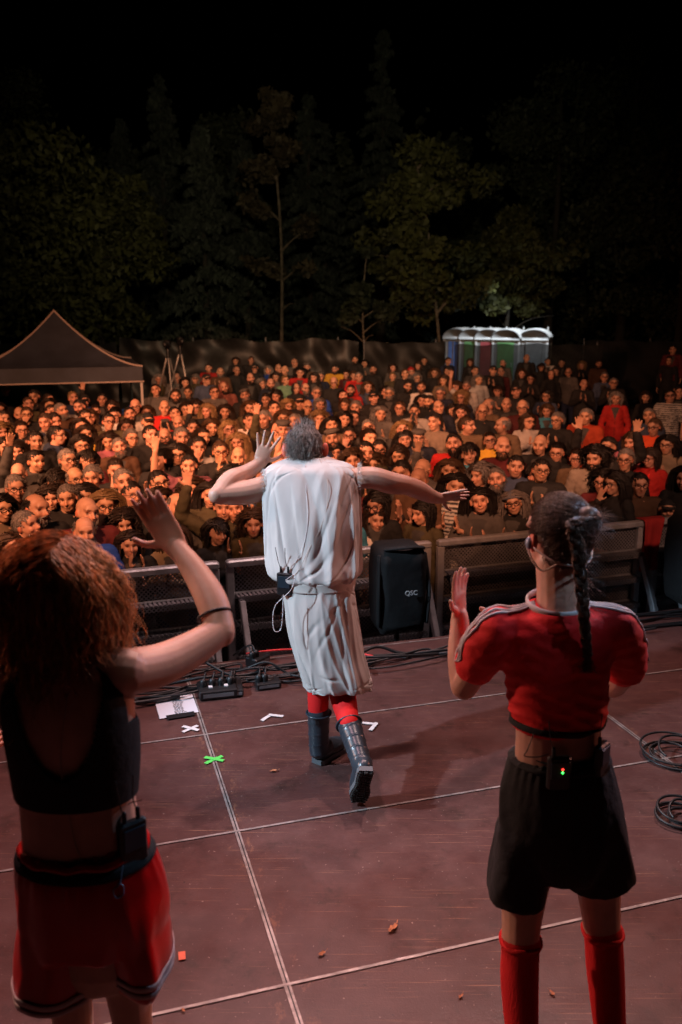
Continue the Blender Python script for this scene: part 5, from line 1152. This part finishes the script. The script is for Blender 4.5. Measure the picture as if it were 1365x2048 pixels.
def boot(top, ank, heel, toe, nrm, rtop, label):
    heel, toe, top, ank = [np.asarray(k, float) for k in (heel, toe, top, ank)]; d = toe-heel; L = np.linalg.norm(d); d /= L; n_ = nrm - d*np.dot(nrm, d); n_ /= np.linalg.norm(n_); lat = np.cross(n_, d)
    mb = MB(); up = n_                                          # from the sole into the foot
    tube(mb, [top, top*.5+ank*.5, ank], [(rtop,rtop), (rtop*.92,rtop*.9), (rtop*.86,rtop*.8)], 24, 16)
    tube(mb, [heel + up*.048 + d*.045, heel + d*L*.35 + up*.055, heel + d*L*.62 + up*.045, heel + d*L*.84 + up*.036], [(.040,.044), (.043,.048), (.048,.040), (.042,.032)], 20, 20, side=lat)
    tube(mb, [ank, heel + up*.07 + d*.06], [rtop*.85, .048], 20, 8)
    me = remesh(mb, .006, 4); v = getv(me); ax = (ank-top)/np.linalg.norm(ank-top); t = (v-top) @ ax
    for tt in (.05, .11, .17, .225): v = v + getn(me)*(.0028*np.exp(-((t-tt-.01*np.sin((v@lat)*40))/.0035)**2))[:, None]
    setv(me, v); b = mobj('boot', me, rubber, man); b['label'] = label
    out = [(.0,.030), (.02,.037), (.07,.036), (.12,.034), (.17,.044), (.21,.047), (.245,.040), (.27,.022)]
    pl_ = [(s*L/.27, w_) for s, w_ in out]; ring = [(s, w_) for s, w_ in pl_] + [(s, -w_) for s, w_ in pl_[::-1]]; base = [heel + d*s + lat*w_ for s, w_ in ring]; k = len(ring)
    mb = MB(); mb.add([q - up*.004 for q in base] + [q*1 + up*.020 for q in base], [tuple(range(k))[::-1], tuple(range(k, 2*k))] + [(i, (i+1) % k, k+(i+1) % k, k+i) for i in range(k)]); build(mb, 'sole_rim', greyS, b, smooth=False)
    mb = MB(); rt = np.stack([d, lat, up], 1)
    for s in np.linspace(.012, .25, 13):
        w0 = np.interp(s, [o[0] for o in out], [o[1] for o in out])-.004
        for u_ in (-.7, 0, .7): box(mb, heel + d*s*L/.27 + lat*w0*u_ - up*.009 + d*.006*abs(u_), (.013, w0*.6, .012), rot=rt @ np.array(Matrix.Rotation(.3*u_, 3, 'Z')), bev=.002)
    build(mb, 'tread', soleM, b, smooth=False)
    mb = MB(); box(mb, top + ax*.028 + np.array([-.005,-rtop-.001,0]), (.022,.006,.03), bev=.002); build(mb, 'pull_tab', M['rubber'], b, smooth=False)
    mb = MB(); fr = frame(ax); tube(mb, [top + fr @ np.array([rtop*1.07*math.cos(a), rtop*1.07*math.sin(a), .004]) for a in np.linspace(0, 2*math.pi, 16)], [.005], 8, 50); build(mb, 'rim', rubber, b)
boot(W(638,1424,3.97), W(638,1500,3.98), G(633,1527,.006), G(688,1492,.006), np.array([0,0,1.]), .056, 'rubber boot standing flat on the floor')
boot(W(698,1447,3.80), W(724,1528,3.60), W(733,1540,3.50), W(716,1603,3.60), np.array([-.1,1,.3]), .057, 'rubber boot with raised heel, tread facing the camera')
# hair
def person_hair(parent, Hm, n_, length, r0, hairline, colr, name='hair', capl=1.02, **kw):
    c = Hm[:3,3] + Hm[:3,:3] @ HC; mb = MB(); _cap(mb, c, HR*capl, Hm[:3,:3], hairline); strands(mb, c, HR, scalp(n_, hairline, 21), length, kw.pop('nst', 6), r0, Rm=Hm[:3,:3], **kw)
    return build(mb, name, colr, parent)
greyh = mat('greying_hair', (0.20,0.165,0.145), .40, var=.85, vscale=140, stretch=(1,1,.12))
mh = lambda v: hl(v, .42, -.25, -.80) & ~((v[:, 1] < .45) & (v[:, 1] > -.5) & (v[:, 2] < .42) & (abs(v[:, 0]) > .60))
person_hair(man, Hm, 4200, .040, .0013, mh, greyh, lift=.007, comb=lambda p: np.array([.30, .25, .05]), grav=.85, spread=.30, nst=5, lenvar=.5, capl=1.0)
mb = MB(); cc_ = Hm[:3,3] + Hm[:3,:3] @ HC; strands(mb, cc_, HR, scalp(150, lambda v: v[:, 2] > .72, 3), .045, 5, .0011, Rm=Hm[:3,:3], lift=.008, comb=lambda p: np.array([.2,.1,1.6]), grav=.2, spread=.5); build(mb, 'hair_tuft', greyh, man)
# radio pack, wires
def pack(c, rz, s, label, leds=False, ant=2):
    root = empty('radio_pack', tuple(c), rz, label, 'radio pack'); mb = MB(); box(mb, (0,0,0), (.064*s,.024,.098*s), bev=.006); build(mb, 'case', M['black'], root, smooth=False)
    mb = MB(); box(mb, (0,-.0135,.012), (.05*s,.004,.05*s), bev=.001); build(mb, 'cover_plate', mat('pack_plate', (0.02,0.035,0.05), .35), root, smooth=False)
    for k in range(ant):
        mb = MB(); x = -.018+.036*k; tube(mb, [(x,0,.045*s), (x,0,.07*s)], [.006], 8); tube(mb, [(x,0,.06*s), (x-.012,-.004,.10*s), (x-.022+.01*k,-.01,.155*s)], [.0016], 5, 8); build(mb, 'antenna', M['rubber'], root)
    if leds:
        for cl, z in (((1,.03,.02), .018), ((.05,1,.1), .008)):
            e = bpy.data.materials.new('led'); e.use_nodes = True; b = e.node_tree.nodes['Principled BSDF']; b.inputs['Base Color'].default_value = (*cl,1); b.inputs['Emission Color'].default_value = (*cl,1); b.inputs['Emission Strength'].default_value = 6
            mb = MB(); ell(mb, (.006,-.017,z), (.0028,.002,.0028), 8, 6); build(mb, 'indicator_led', e, root)
    return root
mbv = [bvh_of(o) for o in man.children if o.name.split('.')[0] in ('tunic','tunic_skirt','belt')]
pk = on_px(mbv, 570, 1168, .022, 3.9); pack(pk, R(-12), 1.15, 'black radio pack clipped to the belt of the linen tunic')
Yb = lambda py: np.interp(py, [920,950,985,1100,1150,1172,1300], [4.19,4.10,4.06,3.955,3.92,3.90,3.84])
wire([on_px(mbv, x, y, .004, Yb(y)) for x, y in ((598,925), (612,935), (613,985), (616,1040), (608,1090), (590,1128), (577,1148))], .0012, 'earpiece_wire', white_w, label='pale wire running down the back of the linen tunic')
wire([on_px(mbv, x, y, .004, Yb(y)) for x, y in ((640,918), (655,960), (655,1010), (640,1060), (618,1100), (598,1140), (580,1158))], .0011, 'microphone_wire', beige, label='beige wire curving over the right half of the linen tunic')
wire([W(x, y, Yb(y)-.02) for x, y in ((572,1160), (590,1150), (582,1180), (552,1210), (546,1240), (550,1262), (562,1258), (566,1225), (567,1190))], .0018, 'wire_loop', white_w, label='white wire loop hanging below the radio pack of the tunic')
nk = lambda x, y, z: Hm[:3,3] + Hm[:3,:3] @ np.array([x,y,z])
wire([nk(.088,.02,-.02), nk(.075,.07,-.05), nk(.03,.105,-.085), nk(-.03,.105,-.085), nk(-.075,.07,-.05), nk(-.088,.02,-.02)], .002, 'headset_band', beige, label='thin beige headset band round the nape of the man in the tunic')

# ---------------------------------------------------------------- woman with the braid (right)
Hw = headmat(W(1113, 1072, 2.42), .28, .06, .02); mb = MB(); head_prims(mb, Hw, 'f')
for s in (-1, 1): ell(mb, Hw[:3,:3] @ np.array([s*.082,.018,-.01]) + Hw[:3,3], (.008,.018,.031), rot=Hw[:3,:3] @ np.array(Matrix.Rotation(s*-.4, 3, 'Z')))
Yw = 2.38
tube(mb, [W(1128,1700,Yw), W(1128,1600,Yw), W(1118,1500,Yw), W(1117,1440,Yw), W(1115,1330,Yw), W(1115,1245,Yw), W(1117,1215,Yw)], [(.155,.11), (.155,.11), (.130,.09), (.126,.086), (.142,.088), (.13,.06), (.06,.045)], 24, 30, side=(1,0,0))
tube(mb, [W(1117,1235,Yw), W(1119,1190,Yw+.005), W(1115,1120,2.41)], [.070,.064,.062], 16); tube(mb, [W(1000,1262,Yw), W(1115,1250,Yw), W(1228,1260,Yw)], [.045], 12)
tube(mb, [W(998,1258,Yw), W(960,1320,2.45), W(929,1372,2.50)], [.054,.048,.042], 14); tube(mb, [W(929,1372,2.50), W(922,1310,2.54), W(920,1232,2.58)], [.043,.041,.027], 14, 14)
hand(mb, W(920,1236,2.58), (-.05,.12,1), (.75,-.65,0), .92, right=False, curl=.14, spreadf=.03, r=.0084, thumb=1.1, fl=1.15)
tube(mb, [W(1232,1258,Yw), W(1250,1330,2.48), W(1225,1370,2.60)], [.054,.048,.042], 14); tube(mb, [W(1225,1370,2.60), W(1110,1330,2.72), W(1015,1278,2.74)], [.042,.040,.027], 14)
hand(mb, W(1012,1276,2.74), W(945,1175,2.70)-W(1012,1276,2.74), (-.8,-.3,0), .92, right=True, curl=.1, spreadf=.05, r=.0085)
for pts in ([W(1060,1690,2.38), W(1043,1850,2.34), W(1040,1970,2.29), W(1049,2150,2.20)], [W(1190,1680,2.40), W(1202,1830,2.38), W(1212,1950,2.33), W(1226,2130,2.23)]):
    tube(mb, pts, [.085,.060,.052,.034], 18, 24); a = pts[-1]; tube(mb, [a*[1,1,0]+[0,0,.05], a*[1,1,0]+[.02,.18,.035]], [(.035,.035), (.038,.028)], 12)
me = remesh(mb, .0040, 3); v = getv(me); col = np.ones((len(v), 4)); v, col = face_paint(v, Hw, col, 'f', 0, 0)
q = (v-Hw[:3,3]) @ Hw[:3,:3]; ear = (np.abs(q[:,0]) < .104) & (np.abs(q[:,0]) > .074) & (np.abs(q[:,2]+.01) < .05) & (np.abs(q[:,1]-.02) < .045); col[ear, :3] = (1.2,.5,.4); setv(me, v); setcol(me, col)  # ears tinted red: light shining through them is put into the colour
wr = mobj('person', me, M['skin_near']); tag(wr, 'woman with a long braid in a red cropped top and black shorts, clapping', 'woman', perf_group())
redtop = mat('red_jersey', (0.62,0.002,0.003), .8, bump=.25, bscale=60); whites = mat('white_trim', (0.55,0.52,0.53), .7); blackc = mat('black_cotton', (0.006,0.006,0.0065), .9, bump=.5, bscale=26)
mb = MB(); tube(mb, [W(1117,1448,Yw), W(1116,1380,Yw), W(1114,1320,Yw), W(1114,1265,Yw), W(1115,1232,Yw), W(1116,1210,Yw)], [(.139,.100), (.147,.105), (.158,.11), (.162,.105), (.150,.092), (.085,.072)], 36, 40, side=(1,0,0), caps=False)
tube(mb, [W(998,1256,Yw), W(1115,1240,Yw), W(1232,1252,Yw)], [.060], 16)
tube(mb, [W(1000,1256,Yw), W(975,1290,2.41), W(955,1326,2.45)], [.066,.070,.066], 24, 16); tube(mb, [W(1230,1254,Yw), W(1246,1295,2.43), W(1248,1335,2.49)], [.064,.068,.064], 24, 16)
me = remesh(mb, .007, 4)
def tf(v):
    z = v[:, 2]; lo = np.exp(-((z-W(1117,1420,Yw)[2])/.10)**2)
    return .006*lo*(1-np.abs(np.sin(z*75+4*np.sin(v[:,0]*9)+v[:,1]*8))**.6-.3) + .004*nz(v, 26, 1) + .003*nz(v*[1,1,2], 50, 3)
displace(me, tf); top_o = mobj('cropped_top', me, redtop, wr); tbv = [bvh_of(top_o)]
band_on(tbv, W(1116,1446,Yw)+np.array([0,0,.012]), .018, 'hem_band', blackc, wr, off=.003, dz=lambda a: .004*math.sin(2*a))
cb = W(1116,1207,Yw); mb = MB(); tube(mb, [cb + np.array([.086*math.cos(a), .072*math.sin(a), .004+.014*math.sin(a)]) for a in np.linspace(0, 2*math.pi, 24)], [(.010,.005)], 10, 80, side=(0,0,1), caps=False); build(mb, 'collar', whites, wr)
def snap(bvs, p, off):
    h = min((b.find_nearest(Vector(p)) for b in bvs), key=lambda h: h[3]); return np.array(h[0] + h[1]*off)
for sg, path in ((-1, [(1068,1203,2.345), (1020,1222,2.34), (975,1240,2.35), (948,1270,2.37), (932,1322,2.42)]), (1, [(1168,1200,2.345), (1212,1210,2.34), (1248,1228,2.35), (1262,1262,2.38), (1266,1318,2.45)])):
    for k in range(3):
        mb = MB(); P_ = [snap(tbv, W(q[0], q[1], q[2]+.012+.013*k), .002) for q in catmull(np.array(path, float), 22)]; tube(mb, P_, [.0040], 8, 60); build(mb, 'shoulder_stripe', whites, wr)
def shorts(mesh_pts, legs, vox, m, parent, name, amp):
    mb = MB(); pts, rr = mesh_pts; tube(mb, pts, rr, 36, 26, side=(1,0,0), caps=False)
    for p_, r_ in legs: tube(mb, p_, r_, 30, 20, side=(1,0,0), caps=False)
    me = remesh(mb, vox, 6)
    rs = np.random.default_rng(len(name)); K = [(rs.uniform(0, 6.28), rs.normal(0, 1.2), rs.uniform(.08, .2), rs.uniform(.1, .4), rs.uniform(.6, 1.3)*rs.choice([1, 1, -1])) for _ in range(22)]
    def f(v):
        z = v[:, 2]; d_ = pts[0][2]-z; a = np.arctan2(v[:,1]-pts[0][1], v[:,0]-pts[0][0]); o = amp*.45*np.sin(a*26+2*np.sin(a*5))*np.exp(-d_/.05)
        for a0, ln, wd, z0, s_ in K:
            q = (a - a0 - ln*(d_-z0) + math.pi) % (2*math.pi) - math.pi; o = o + amp*.8*s_*np.exp(-(q/wd)**2)*np.exp(-((d_-z0)/.14)**2)
        return o + .003*nz(v, 18, 2)
    displace(me, f); return mobj(name, me, m, parent)
shorts(([W(1114,1503,Yw), W(1118,1560,Yw), W(1124,1640,Yw), W(1124,1690,Yw), W(1124,1735,Yw)], [(.141,.104), (.170,.124), (.188,.136), (.180,.13), (.13,.11)]),
       [([W(1062,1660,Yw), W(1045,1730,Yw-.01), W(1032,1796,Yw-.02)], [(.105,.105), (.094,.10), (.088,.098)]), ([W(1180,1650,Yw), W(1192,1710,Yw), W(1200,1762,Yw)], [(.108,.105), (.106,.105), (.104,.10)])], .007, blackc, wr, 'shorts', .008); sbv = [bvh_of([c for c in wr.children if c.name.startswith('shorts')][0])]
band_on(sbv, W(1114,1500,Yw)-np.array([0,0,.012]), .030, 'waistband', blackc, wr, off=.004)
sock = mat('red_knee_sock', (0.55,0.002,0.003), .85, bump=.3, bscale=200, stretch=(1,1,.1))
for pts in ([W(1042,1880,2.33), W(1041,1905,2.32), W(1040,1975,2.29), W(1049,2150,2.20)], [W(1206,1862,2.37), W(1208,1886,2.36), W(1212,1950,2.33), W(1226,2130,2.23)]):
    mb = MB(); tube(mb, pts, [.060,.058,.057,.042], 30, 40); a = pts[-1]; tube(mb, [a*[1,1,0]+[0,0,.05], a*[1,1,0]+[.02,.18,.035]], [(.044,.044), (.045,.032)], 16); so_ = build(mb, 'knee_sock', sock, wr)
    mb = MB(); tube(mb, [pts[0] + np.array([.059*math.cos(a), .059*math.sin(a), .005*math.sin(3*a)]) for a in np.linspace(0, 2*math.pi, 22)], [.008], 8, 60, caps=False); tube(mb, [pts[0] + np.array([.058*math.cos(a), .058*math.sin(a), -.014+.006*math.sin(2*a+1)]) for a in np.linspace(0, 2*math.pi, 22)], [.0055], 8, 60, caps=False); build(mb, 'rolled_cuff', sock, so_)
    mb = MB(); tube(mb, [a*[1,1,0]+[0,-.03,.035], a*[1,1,0]+[.022,.20,.03]], [(.046,.034), (.047,.028)], 16); build(mb, 'shoe', M['black'], wr)
darkh = mat('dark_brown_hair', (0.11,0.058,0.038), .40, var=.6, vscale=120, stretch=(1,1,.15)); translucent(darkh, .3)
whl = lambda v: hl(v, .40, -.30, -.93) & ~((np.abs(v[:, 0]) > .78) & (v[:, 2] < -.02) & (v[:, 1] < .35))
tgt = np.array([-.030, .100, .045])                                   # where the hair is gathered, head space
mb = MB(); cw = Hw[:3,3] + Hw[:3,:3] @ HC; _cap(mb, cw, HR*1.035, Hw[:3,:3], whl)
def pull(p): d = tgt - p; return d/(np.linalg.norm(d, axis=1)[:, None]+.01)*2.2
strands(mb, cw, HR, scalp(3600, whl, 5), .17, 9, .0012, Rm=Hw[:3,:3], lift=.007, comb=pull, grav=.05, spread=.12, lenvar=.1)
ell(mb, cw + Hw[:3,:3] @ (tgt+np.array([0,-.004,0])), (.040,.035,.045), 20, 12)
strands(mb, cw, HR, scalp(130, lambda v: whl(v) & (v[:, 1] > 0), 6), .05, 6, .0006, Rm=Hw[:3,:3], lift=.006, comb=lambda p: np.array([0,.4,.3]), grav=.1, spread=.9, curl=.004)
build(mb, 'hair', darkh, wr)
bp = catmull([cw + Hw[:3,:3] @ (tgt + [0,.02,.02]), W(1150,1045,2.275), W(1157,1100,2.262), W(1163,1160,2.258), W(1168,1220,2.245), W(1172,1270,2.255), W(1177,1312,2.262)], 200)
mb = MB(); nt_ = 200; tt = np.linspace(0, 1, nt_); rad_ = .0175*(1-.5*tt); ph_ = tt*8.5
for k in range(3):
    a = ph_*2*math.pi*.5 + k*2*math.pi/3; ox_ = np.sin(a)*rad_*.80; oy_ = np.sin(2*a)*rad_*.40
    cen = bp + np.stack([ox_, oy_, 0*ox_], 1)
    rg = np.random.default_rng(k); st = []
    for s in range(46):
        b = rg.random()*6.283; rr_ = rad_*.60*math.sqrt(rg.random()); st.append(cen + np.stack([rr_*math.cos(b), rr_*math.sin(b)*.8, 0*rr_], 1) + rg.normal(0,.0007,(nt_,3)) + .0015*np.sin(tt*40+s)[:, None])
    addstrands(mb, np.array(st)[:, ::2], .0017, 3, 1.0)
rg = np.random.default_rng(4); st = []
for s in range(420):                                                   # loose hairs along the braid and beside the ear
    i = int(rg.random()*rg.random()*150); p = bp[i]; a = rg.random()*6.28; d = np.array([abs(math.cos(a))*1.3, math.sin(a)*.5, rg.normal(-.2,.5)]); L = .018+.045*rg.random(); c2 = rg.normal(0,.4,3)
    st.append([p + (d*t + c2*t*t*.7 + np.array([0,0,-.3])*t*t)*L for t in np.linspace(0,1,6)])
addstrands(mb, np.array(st), .0006)
tip = bp[-1]; st = [[tip + np.array([rg.normal(0,.005), rg.normal(0,.004), 0]) + np.array([rg.normal(0,.012), 0, -.05])*t for t in np.linspace(0,1,4)] for _ in range(60)]; addstrands(mb, np.array(st), .0011)
build(mb, 'braid', darkh, wr)
nw = lambda x, y, z: Hw[:3,3] + Hw[:3,:3] @ np.array([x,y,z])
wire([nw(.088,.0,-.012), nw(.083,.05,-.03), nw(.05,.098,-.055), nw(0,.116,-.06), nw(-.05,.098,-.055), nw(-.083,.05,-.03), nw(-.09,0,-.01)], .0032, 'headset_band', beige, label='beige headset band round the braided head').name = 'headset_band'
wire([nw(.086,-.01,-.03), nw(.084,.02,-.06), nw(.07,.05,-.085), nw(.05,.075,-.07), nw(.04,.09,-.055)], .003, 'headset_cable', beige, label='beige headset cable below the left ear of the braided woman')
mb = MB(); ell(mb, nw(.092,.012,-.014), (.010,.014,.018)); o = build(mb, 'earpiece', clear); tag(o, 'grey in-ear monitor in the left ear of the braided woman', 'earpiece')
pack(on_px(sbv, 1118, 1545, .014, 2.22), R(2), 1.05, 'black radio pack with red and green lights on the black shorts', True, 1)
pack(snap(sbv, W(1212,1512,2.30), .012), R(50), 1.0, 'second black radio pack at the right hip above the black shorts', False, 1)
wire([W(1068,1468,2.27), W(1055,1500,2.265), W(1050,1512,2.26), W(1075,1514,2.245), W(1098,1508,2.24)], .0016, 'pack_wire', M['rubber'], label='thin dark wire at the waist of the braided woman')
mb = MB(); tube(mb, [nw(-.03,.125,.02), nw(-.03,.13,.03)], [.02], 10)

# ---------------------------------------------------------------- woman with curly hair (left)
Hl = headmat(W(118, 1172, 2.02), -.12, .08, .05); mb = MB(); head_prims(mb, Hl, 'f'); Yl = 1.95
tube(mb, [W(178,1900,Yl), W(182,1820,Yl), W(168,1700,Yl), W(158,1620,Yl), W(152,1560,Yl), W(140,1440,Yl), W(132,1355,Yl), W(128,1310,Yl)], [(.165,.115), (.165,.115), (.150,.108), (.143,.098), (.143,.093), (.158,.098), (.15,.075), (.07,.05)], 24, 34, side=(1,0,0))
tube(mb, [W(128,1340,Yl), W(124,1290,1.98), W(120,1225,2.01)], [.062,.054,.055], 16); tube(mb, [W(0,1348,Yl), W(130,1335,Yl), W(255,1340,Yl)], [.054], 12)
tube(mb, [W(250,1345,Yl), W(320,1330,2.02), W(385,1298,2.09), W(440,1262,2.15)], [.057,.053,.046,.038], 18, 20); tube(mb, [W(442,1262,2.15), W(425,1205,2.20), W(395,1150,2.25), W(352,1092,2.30)], [.038,.042,.036,.026], 18, 20)
ell(mb, W(446,1266,2.15), (.032,.034,.036))
hand(mb, W(354,1096,2.30), (-.50,.16,.80), (-.12,1,-.1), 1.04, right=True, curl=.08, spreadf=.035, r=.0090, thumb=1.1, fl=1.18)
tube(mb, [W(10,1352,Yl), W(-55,1480,1.95), W(-80,1600,2.05)], [.056,.048,.040], 16); tube(mb, [W(-80,1600,2.05), W(-60,1560,2.25)], [.040,.028], 12); hand(mb, W(-60,1560,2.25), (.3,.5,.6), (1,0,0), 1, right=False)
for pts in ([W(120,1900,Yl), W(160,2060,1.97), W(160,2350,1.98)], [W(240,1880,Yl), W(262,2060,1.99), W(262,2330,2.0)]):
    p3 = pts[0]*[1,1,0] + np.array([.02,.03,.08]); kn = pts[0]*[1,1,0] + np.array([.015,.0,.47]); tube(mb, [pts[0], kn, p3], [.092,.060,.036], 20, 26); tube(mb, [p3-[0,0,.03], p3 + [.02,.18,-.045]], [(.04,.04), (.042,.03)], 12)
me = remesh(mb, .0040, 3); v = getv(me); col = np.ones((len(v), 4)); v, col = face_paint(v, Hl, col, 'f', 0, 0); setv(me, v); setcol(me, col)
wl = mobj('person', me, M['skin_near']); tag(wl, 'woman with curly auburn hair, black sports bra and red satin shorts, arm raised', 'woman', perf_group())
for k in range(2):
    b0 = [W(120,1900,Yl), W(240,1880,Yl)][k]*[1,1,0]; mb = MB(); tube(mb, [b0+[.02,0,.035], b0+[.042,.22,.03]], [(.047,.034), (.048,.028)], 16); build(mb, 'shoe', M['black'], wl)
# sports bra: shell around the ribs, low scooped back, straps
mb = MB(); P, th, A = loft([(1318,38,226,Yl,.062), (1335,18,250,Yl,.082), (1365,4,266,Yl,.098), (1400,0,275,Yl,.104), (1460,6,283,Yl,.108), (1520,16,285,Yl,.106), (1570,24,283,Yl,.102), (1582,27,282,Yl,.100)], 200, 110, .95)
a_, b_, _ = P.shape; f = []
for i in range(a_-1):
    for j in range(b_):
        t = i/(a_-1); an = th[j]; back_ = math.sin(an) < 0; cx_ = abs(math.cos(an))
        if back_: keep = t > .70*math.sqrt(max(0, 1-(cx_/.72)**2)) if cx_ < .72 else (True if cx_ < .88 else t > .50*min(1, (cx_-.88)/.05))
        else: keep = t > .25 + .3*np.clip((abs(cx_)-.6)/.3, 0, 1)
        if keep: f.append((i*b_+j, i*b_+(j+1) % b_, (i+1)*b_+(j+1) % b_, (i+1)*b_+j))
mb.add(P.reshape(-1,3), f); bo = build(mb, 'sports_bra', blackc, wl); md = bo.modifiers.new('t', 'SOLIDIFY'); md.thickness = .004
satin = mat('red_satin', (0.48,0.002,0.003), .28, bump=.08, bscale=40); trim = mat('pale_striped_trim', (0.42,0.30,0.30), .5, bump=.2, bscale=60)
sh_ = shorts(([W(160,1672,Yl), W(168,1715,Yl), W(186,1790,Yl), W(187,1855,Yl)], [(.147,.106), (.176,.132), (.190,.148), (.186,.145)]),
       [([W(118,1830,Yl), W(118,1920,Yl-.01), W(121,1972,Yl-.02)], [(.100,.120), (.110,.125), (.104,.12)]), ([W(258,1820,Yl), W(279,1890,Yl), W(288,1938,Yl)], [(.090,.108), (.084,.112), (.075,.105)])], .006, satin, wl, 'satin_shorts', .010)
lbv = [bvh_of(sh_)]
for cx_, cy_, Yq, rq_ in ((121,1970,Yl-.02,.16), (288,1936,Yl,.135)):
    for dz, hh, mm_ in ((.020,.018,trim), (-.002,.016,trim)):
        c = W(cx_, cy_, Yq) + [0,0,dz+.022]; own = []
        P_ = ring_on(lbv, c, 80, .003, r=rq_); mb = MB(); tube(mb, np.vstack([P_, P_[:2]]), [(hh*.5,.003)], 8, 120, side=(0,0,1), caps=False); build(mb, 'hem_trim', mm_, sh_)
band_on(lbv, W(160,1672,Yl)-np.array([0,0,.012]), .018, 'waistband', satin, wl, off=.006, dz=lambda a: .003*math.sin(9*a)); be_ = band_on(lbv, W(160,1672,Yl)-np.array([0,0,.036]), .024, 'black_elastic', blackc, wl, off=.003)
ebv = [bvh_of(be_)] + lbv; mb = MB()
for k in range(30):                                                    # little outlined marks woven into the elastic
    x = 62 + k*7.6; 
    if k % 5 == 4: continue
    c = snap([ebv[0]], W(x, 1716 - .0006*(x-160)**2, 1.85), .002)
    tube(mb, [c + np.array([.0038*math.cos(b), 0, .0048*math.sin(b)]) for b in np.linspace(0, 2*math.pi, 5)], [.0006], 4, 9, caps=False)
build(mb, 'woven_marks', whites, wl)
# curly hair: guide locks with many strands each
curlm = mat('auburn_curls', (0.62,0.29,0.12), .40, var=.7, vscale=70, stretch=(1,1,.2)); translucent(curlm)
cl = Hl[:3,3] + Hl[:3,:3] @ HC; lhl = lambda v: hl(v, .42, -.5, -.85)
mb = MB(); _cap(mb, cl, HR*1.05, Hl[:3,:3], lhl)
def lpart(p):
    x, y, z = p[:,0], p[:,1], p[:,2]; w1 = np.clip((z-.0)*14, 0, 1.2); w2 = ((y < -.02) & (np.abs(x) < .085))*2.0
    return np.stack([np.sign(x+.02)*(w1+w2), .35*w1+.6*w2, 0*x], 1)
for sd, n_, L, cu, r0, lf, sp in ((1, 3200, .29, .009, .0014, .012, .08), (2, 2600, .31, .013, .0013, .018, .10), (3, 360, .26, .012, .0009, .024, .2), (4, 900, .20, .007, .0012, .018, .2)):
    rg = np.random.default_rng(sd); ng = n_//12; g0 = scalp(ng, lhl, 30+sd); S = np.repeat(g0, 12, 0) + rg.normal(0, .055, (ng*12, 3)); S /= np.linalg.norm(S, axis=1)[:, None]
    lj = np.repeat(L*(.75+.4*rg.random(ng)), 12)
    # strands of one lock share their curl phase
    mb2 = MB(); st_seed = sd*5
    strands(mb, cl, HR, S, lj, 16, r0, curl=cu, cfreq=11, comb=lpart, grav=.95, lift=lf, spread=sp*.5, Rm=Hl[:3,:3], seedk=st_seed)
build(mb, 'curly_hair', curlm, wl)
mb = MB(); ell(mb, W(120,1245,2.0), (.092,.082,.15), 24, 16); me = remesh(mb, .012, 2); displace(me, lambda v: .010*(nz(v*[1,1,.4], 60, 1)+nz(v, 30, 4))); mobj('hair_volume', me, curlm, wl)
mb = MB(); fr = frame(W(425,1205,2.20)-W(442,1262,2.15)); c = W(430,1232,2.175); tube(mb, [c + fr @ np.array([.0425*math.cos(a), .0425*math.sin(a), 0]) for a in np.linspace(0, 2*math.pi, 20)], [(.004,.006)], 8, 50, caps=False); o = build(mb, 'elastic_armband', M['rubber']); tag(o, 'thin black elastic band round the raised left arm near the elbow'.replace('left ', ''), 'armband')
pack(snap(lbv, W(296,1668,1.87), .016), R(42), 1.15, 'black radio pack at the waist of the red satin shorts')
wbv = lbv + [bvh_of(wl), bvh_of(bo)]
wire([on_px(wbv, x, y, .003, 1.84) for x, y in ((137,1385), (128,1450), (122,1520), (128,1580), (140,1640), (152,1690), (165,1725), (176,1738), (200,1722), (240,1695), (247,1660), (248,1630), (258,1608), (284,1600))], .0014, 'earpiece_wire', beige, n=120, label='beige wire down the bare back and over the red satin shorts')
wire([on_px(lbv, x, y, .003, 1.8) for x, y in ((250,1700), (245,1740), (240,1768), (228,1780), (232,1796), (246,1790), (247,1772), (238,1768))], .0016, 'wire_coil', clear, n=60, label='small wire coil dangling on the back of the red satin shorts')
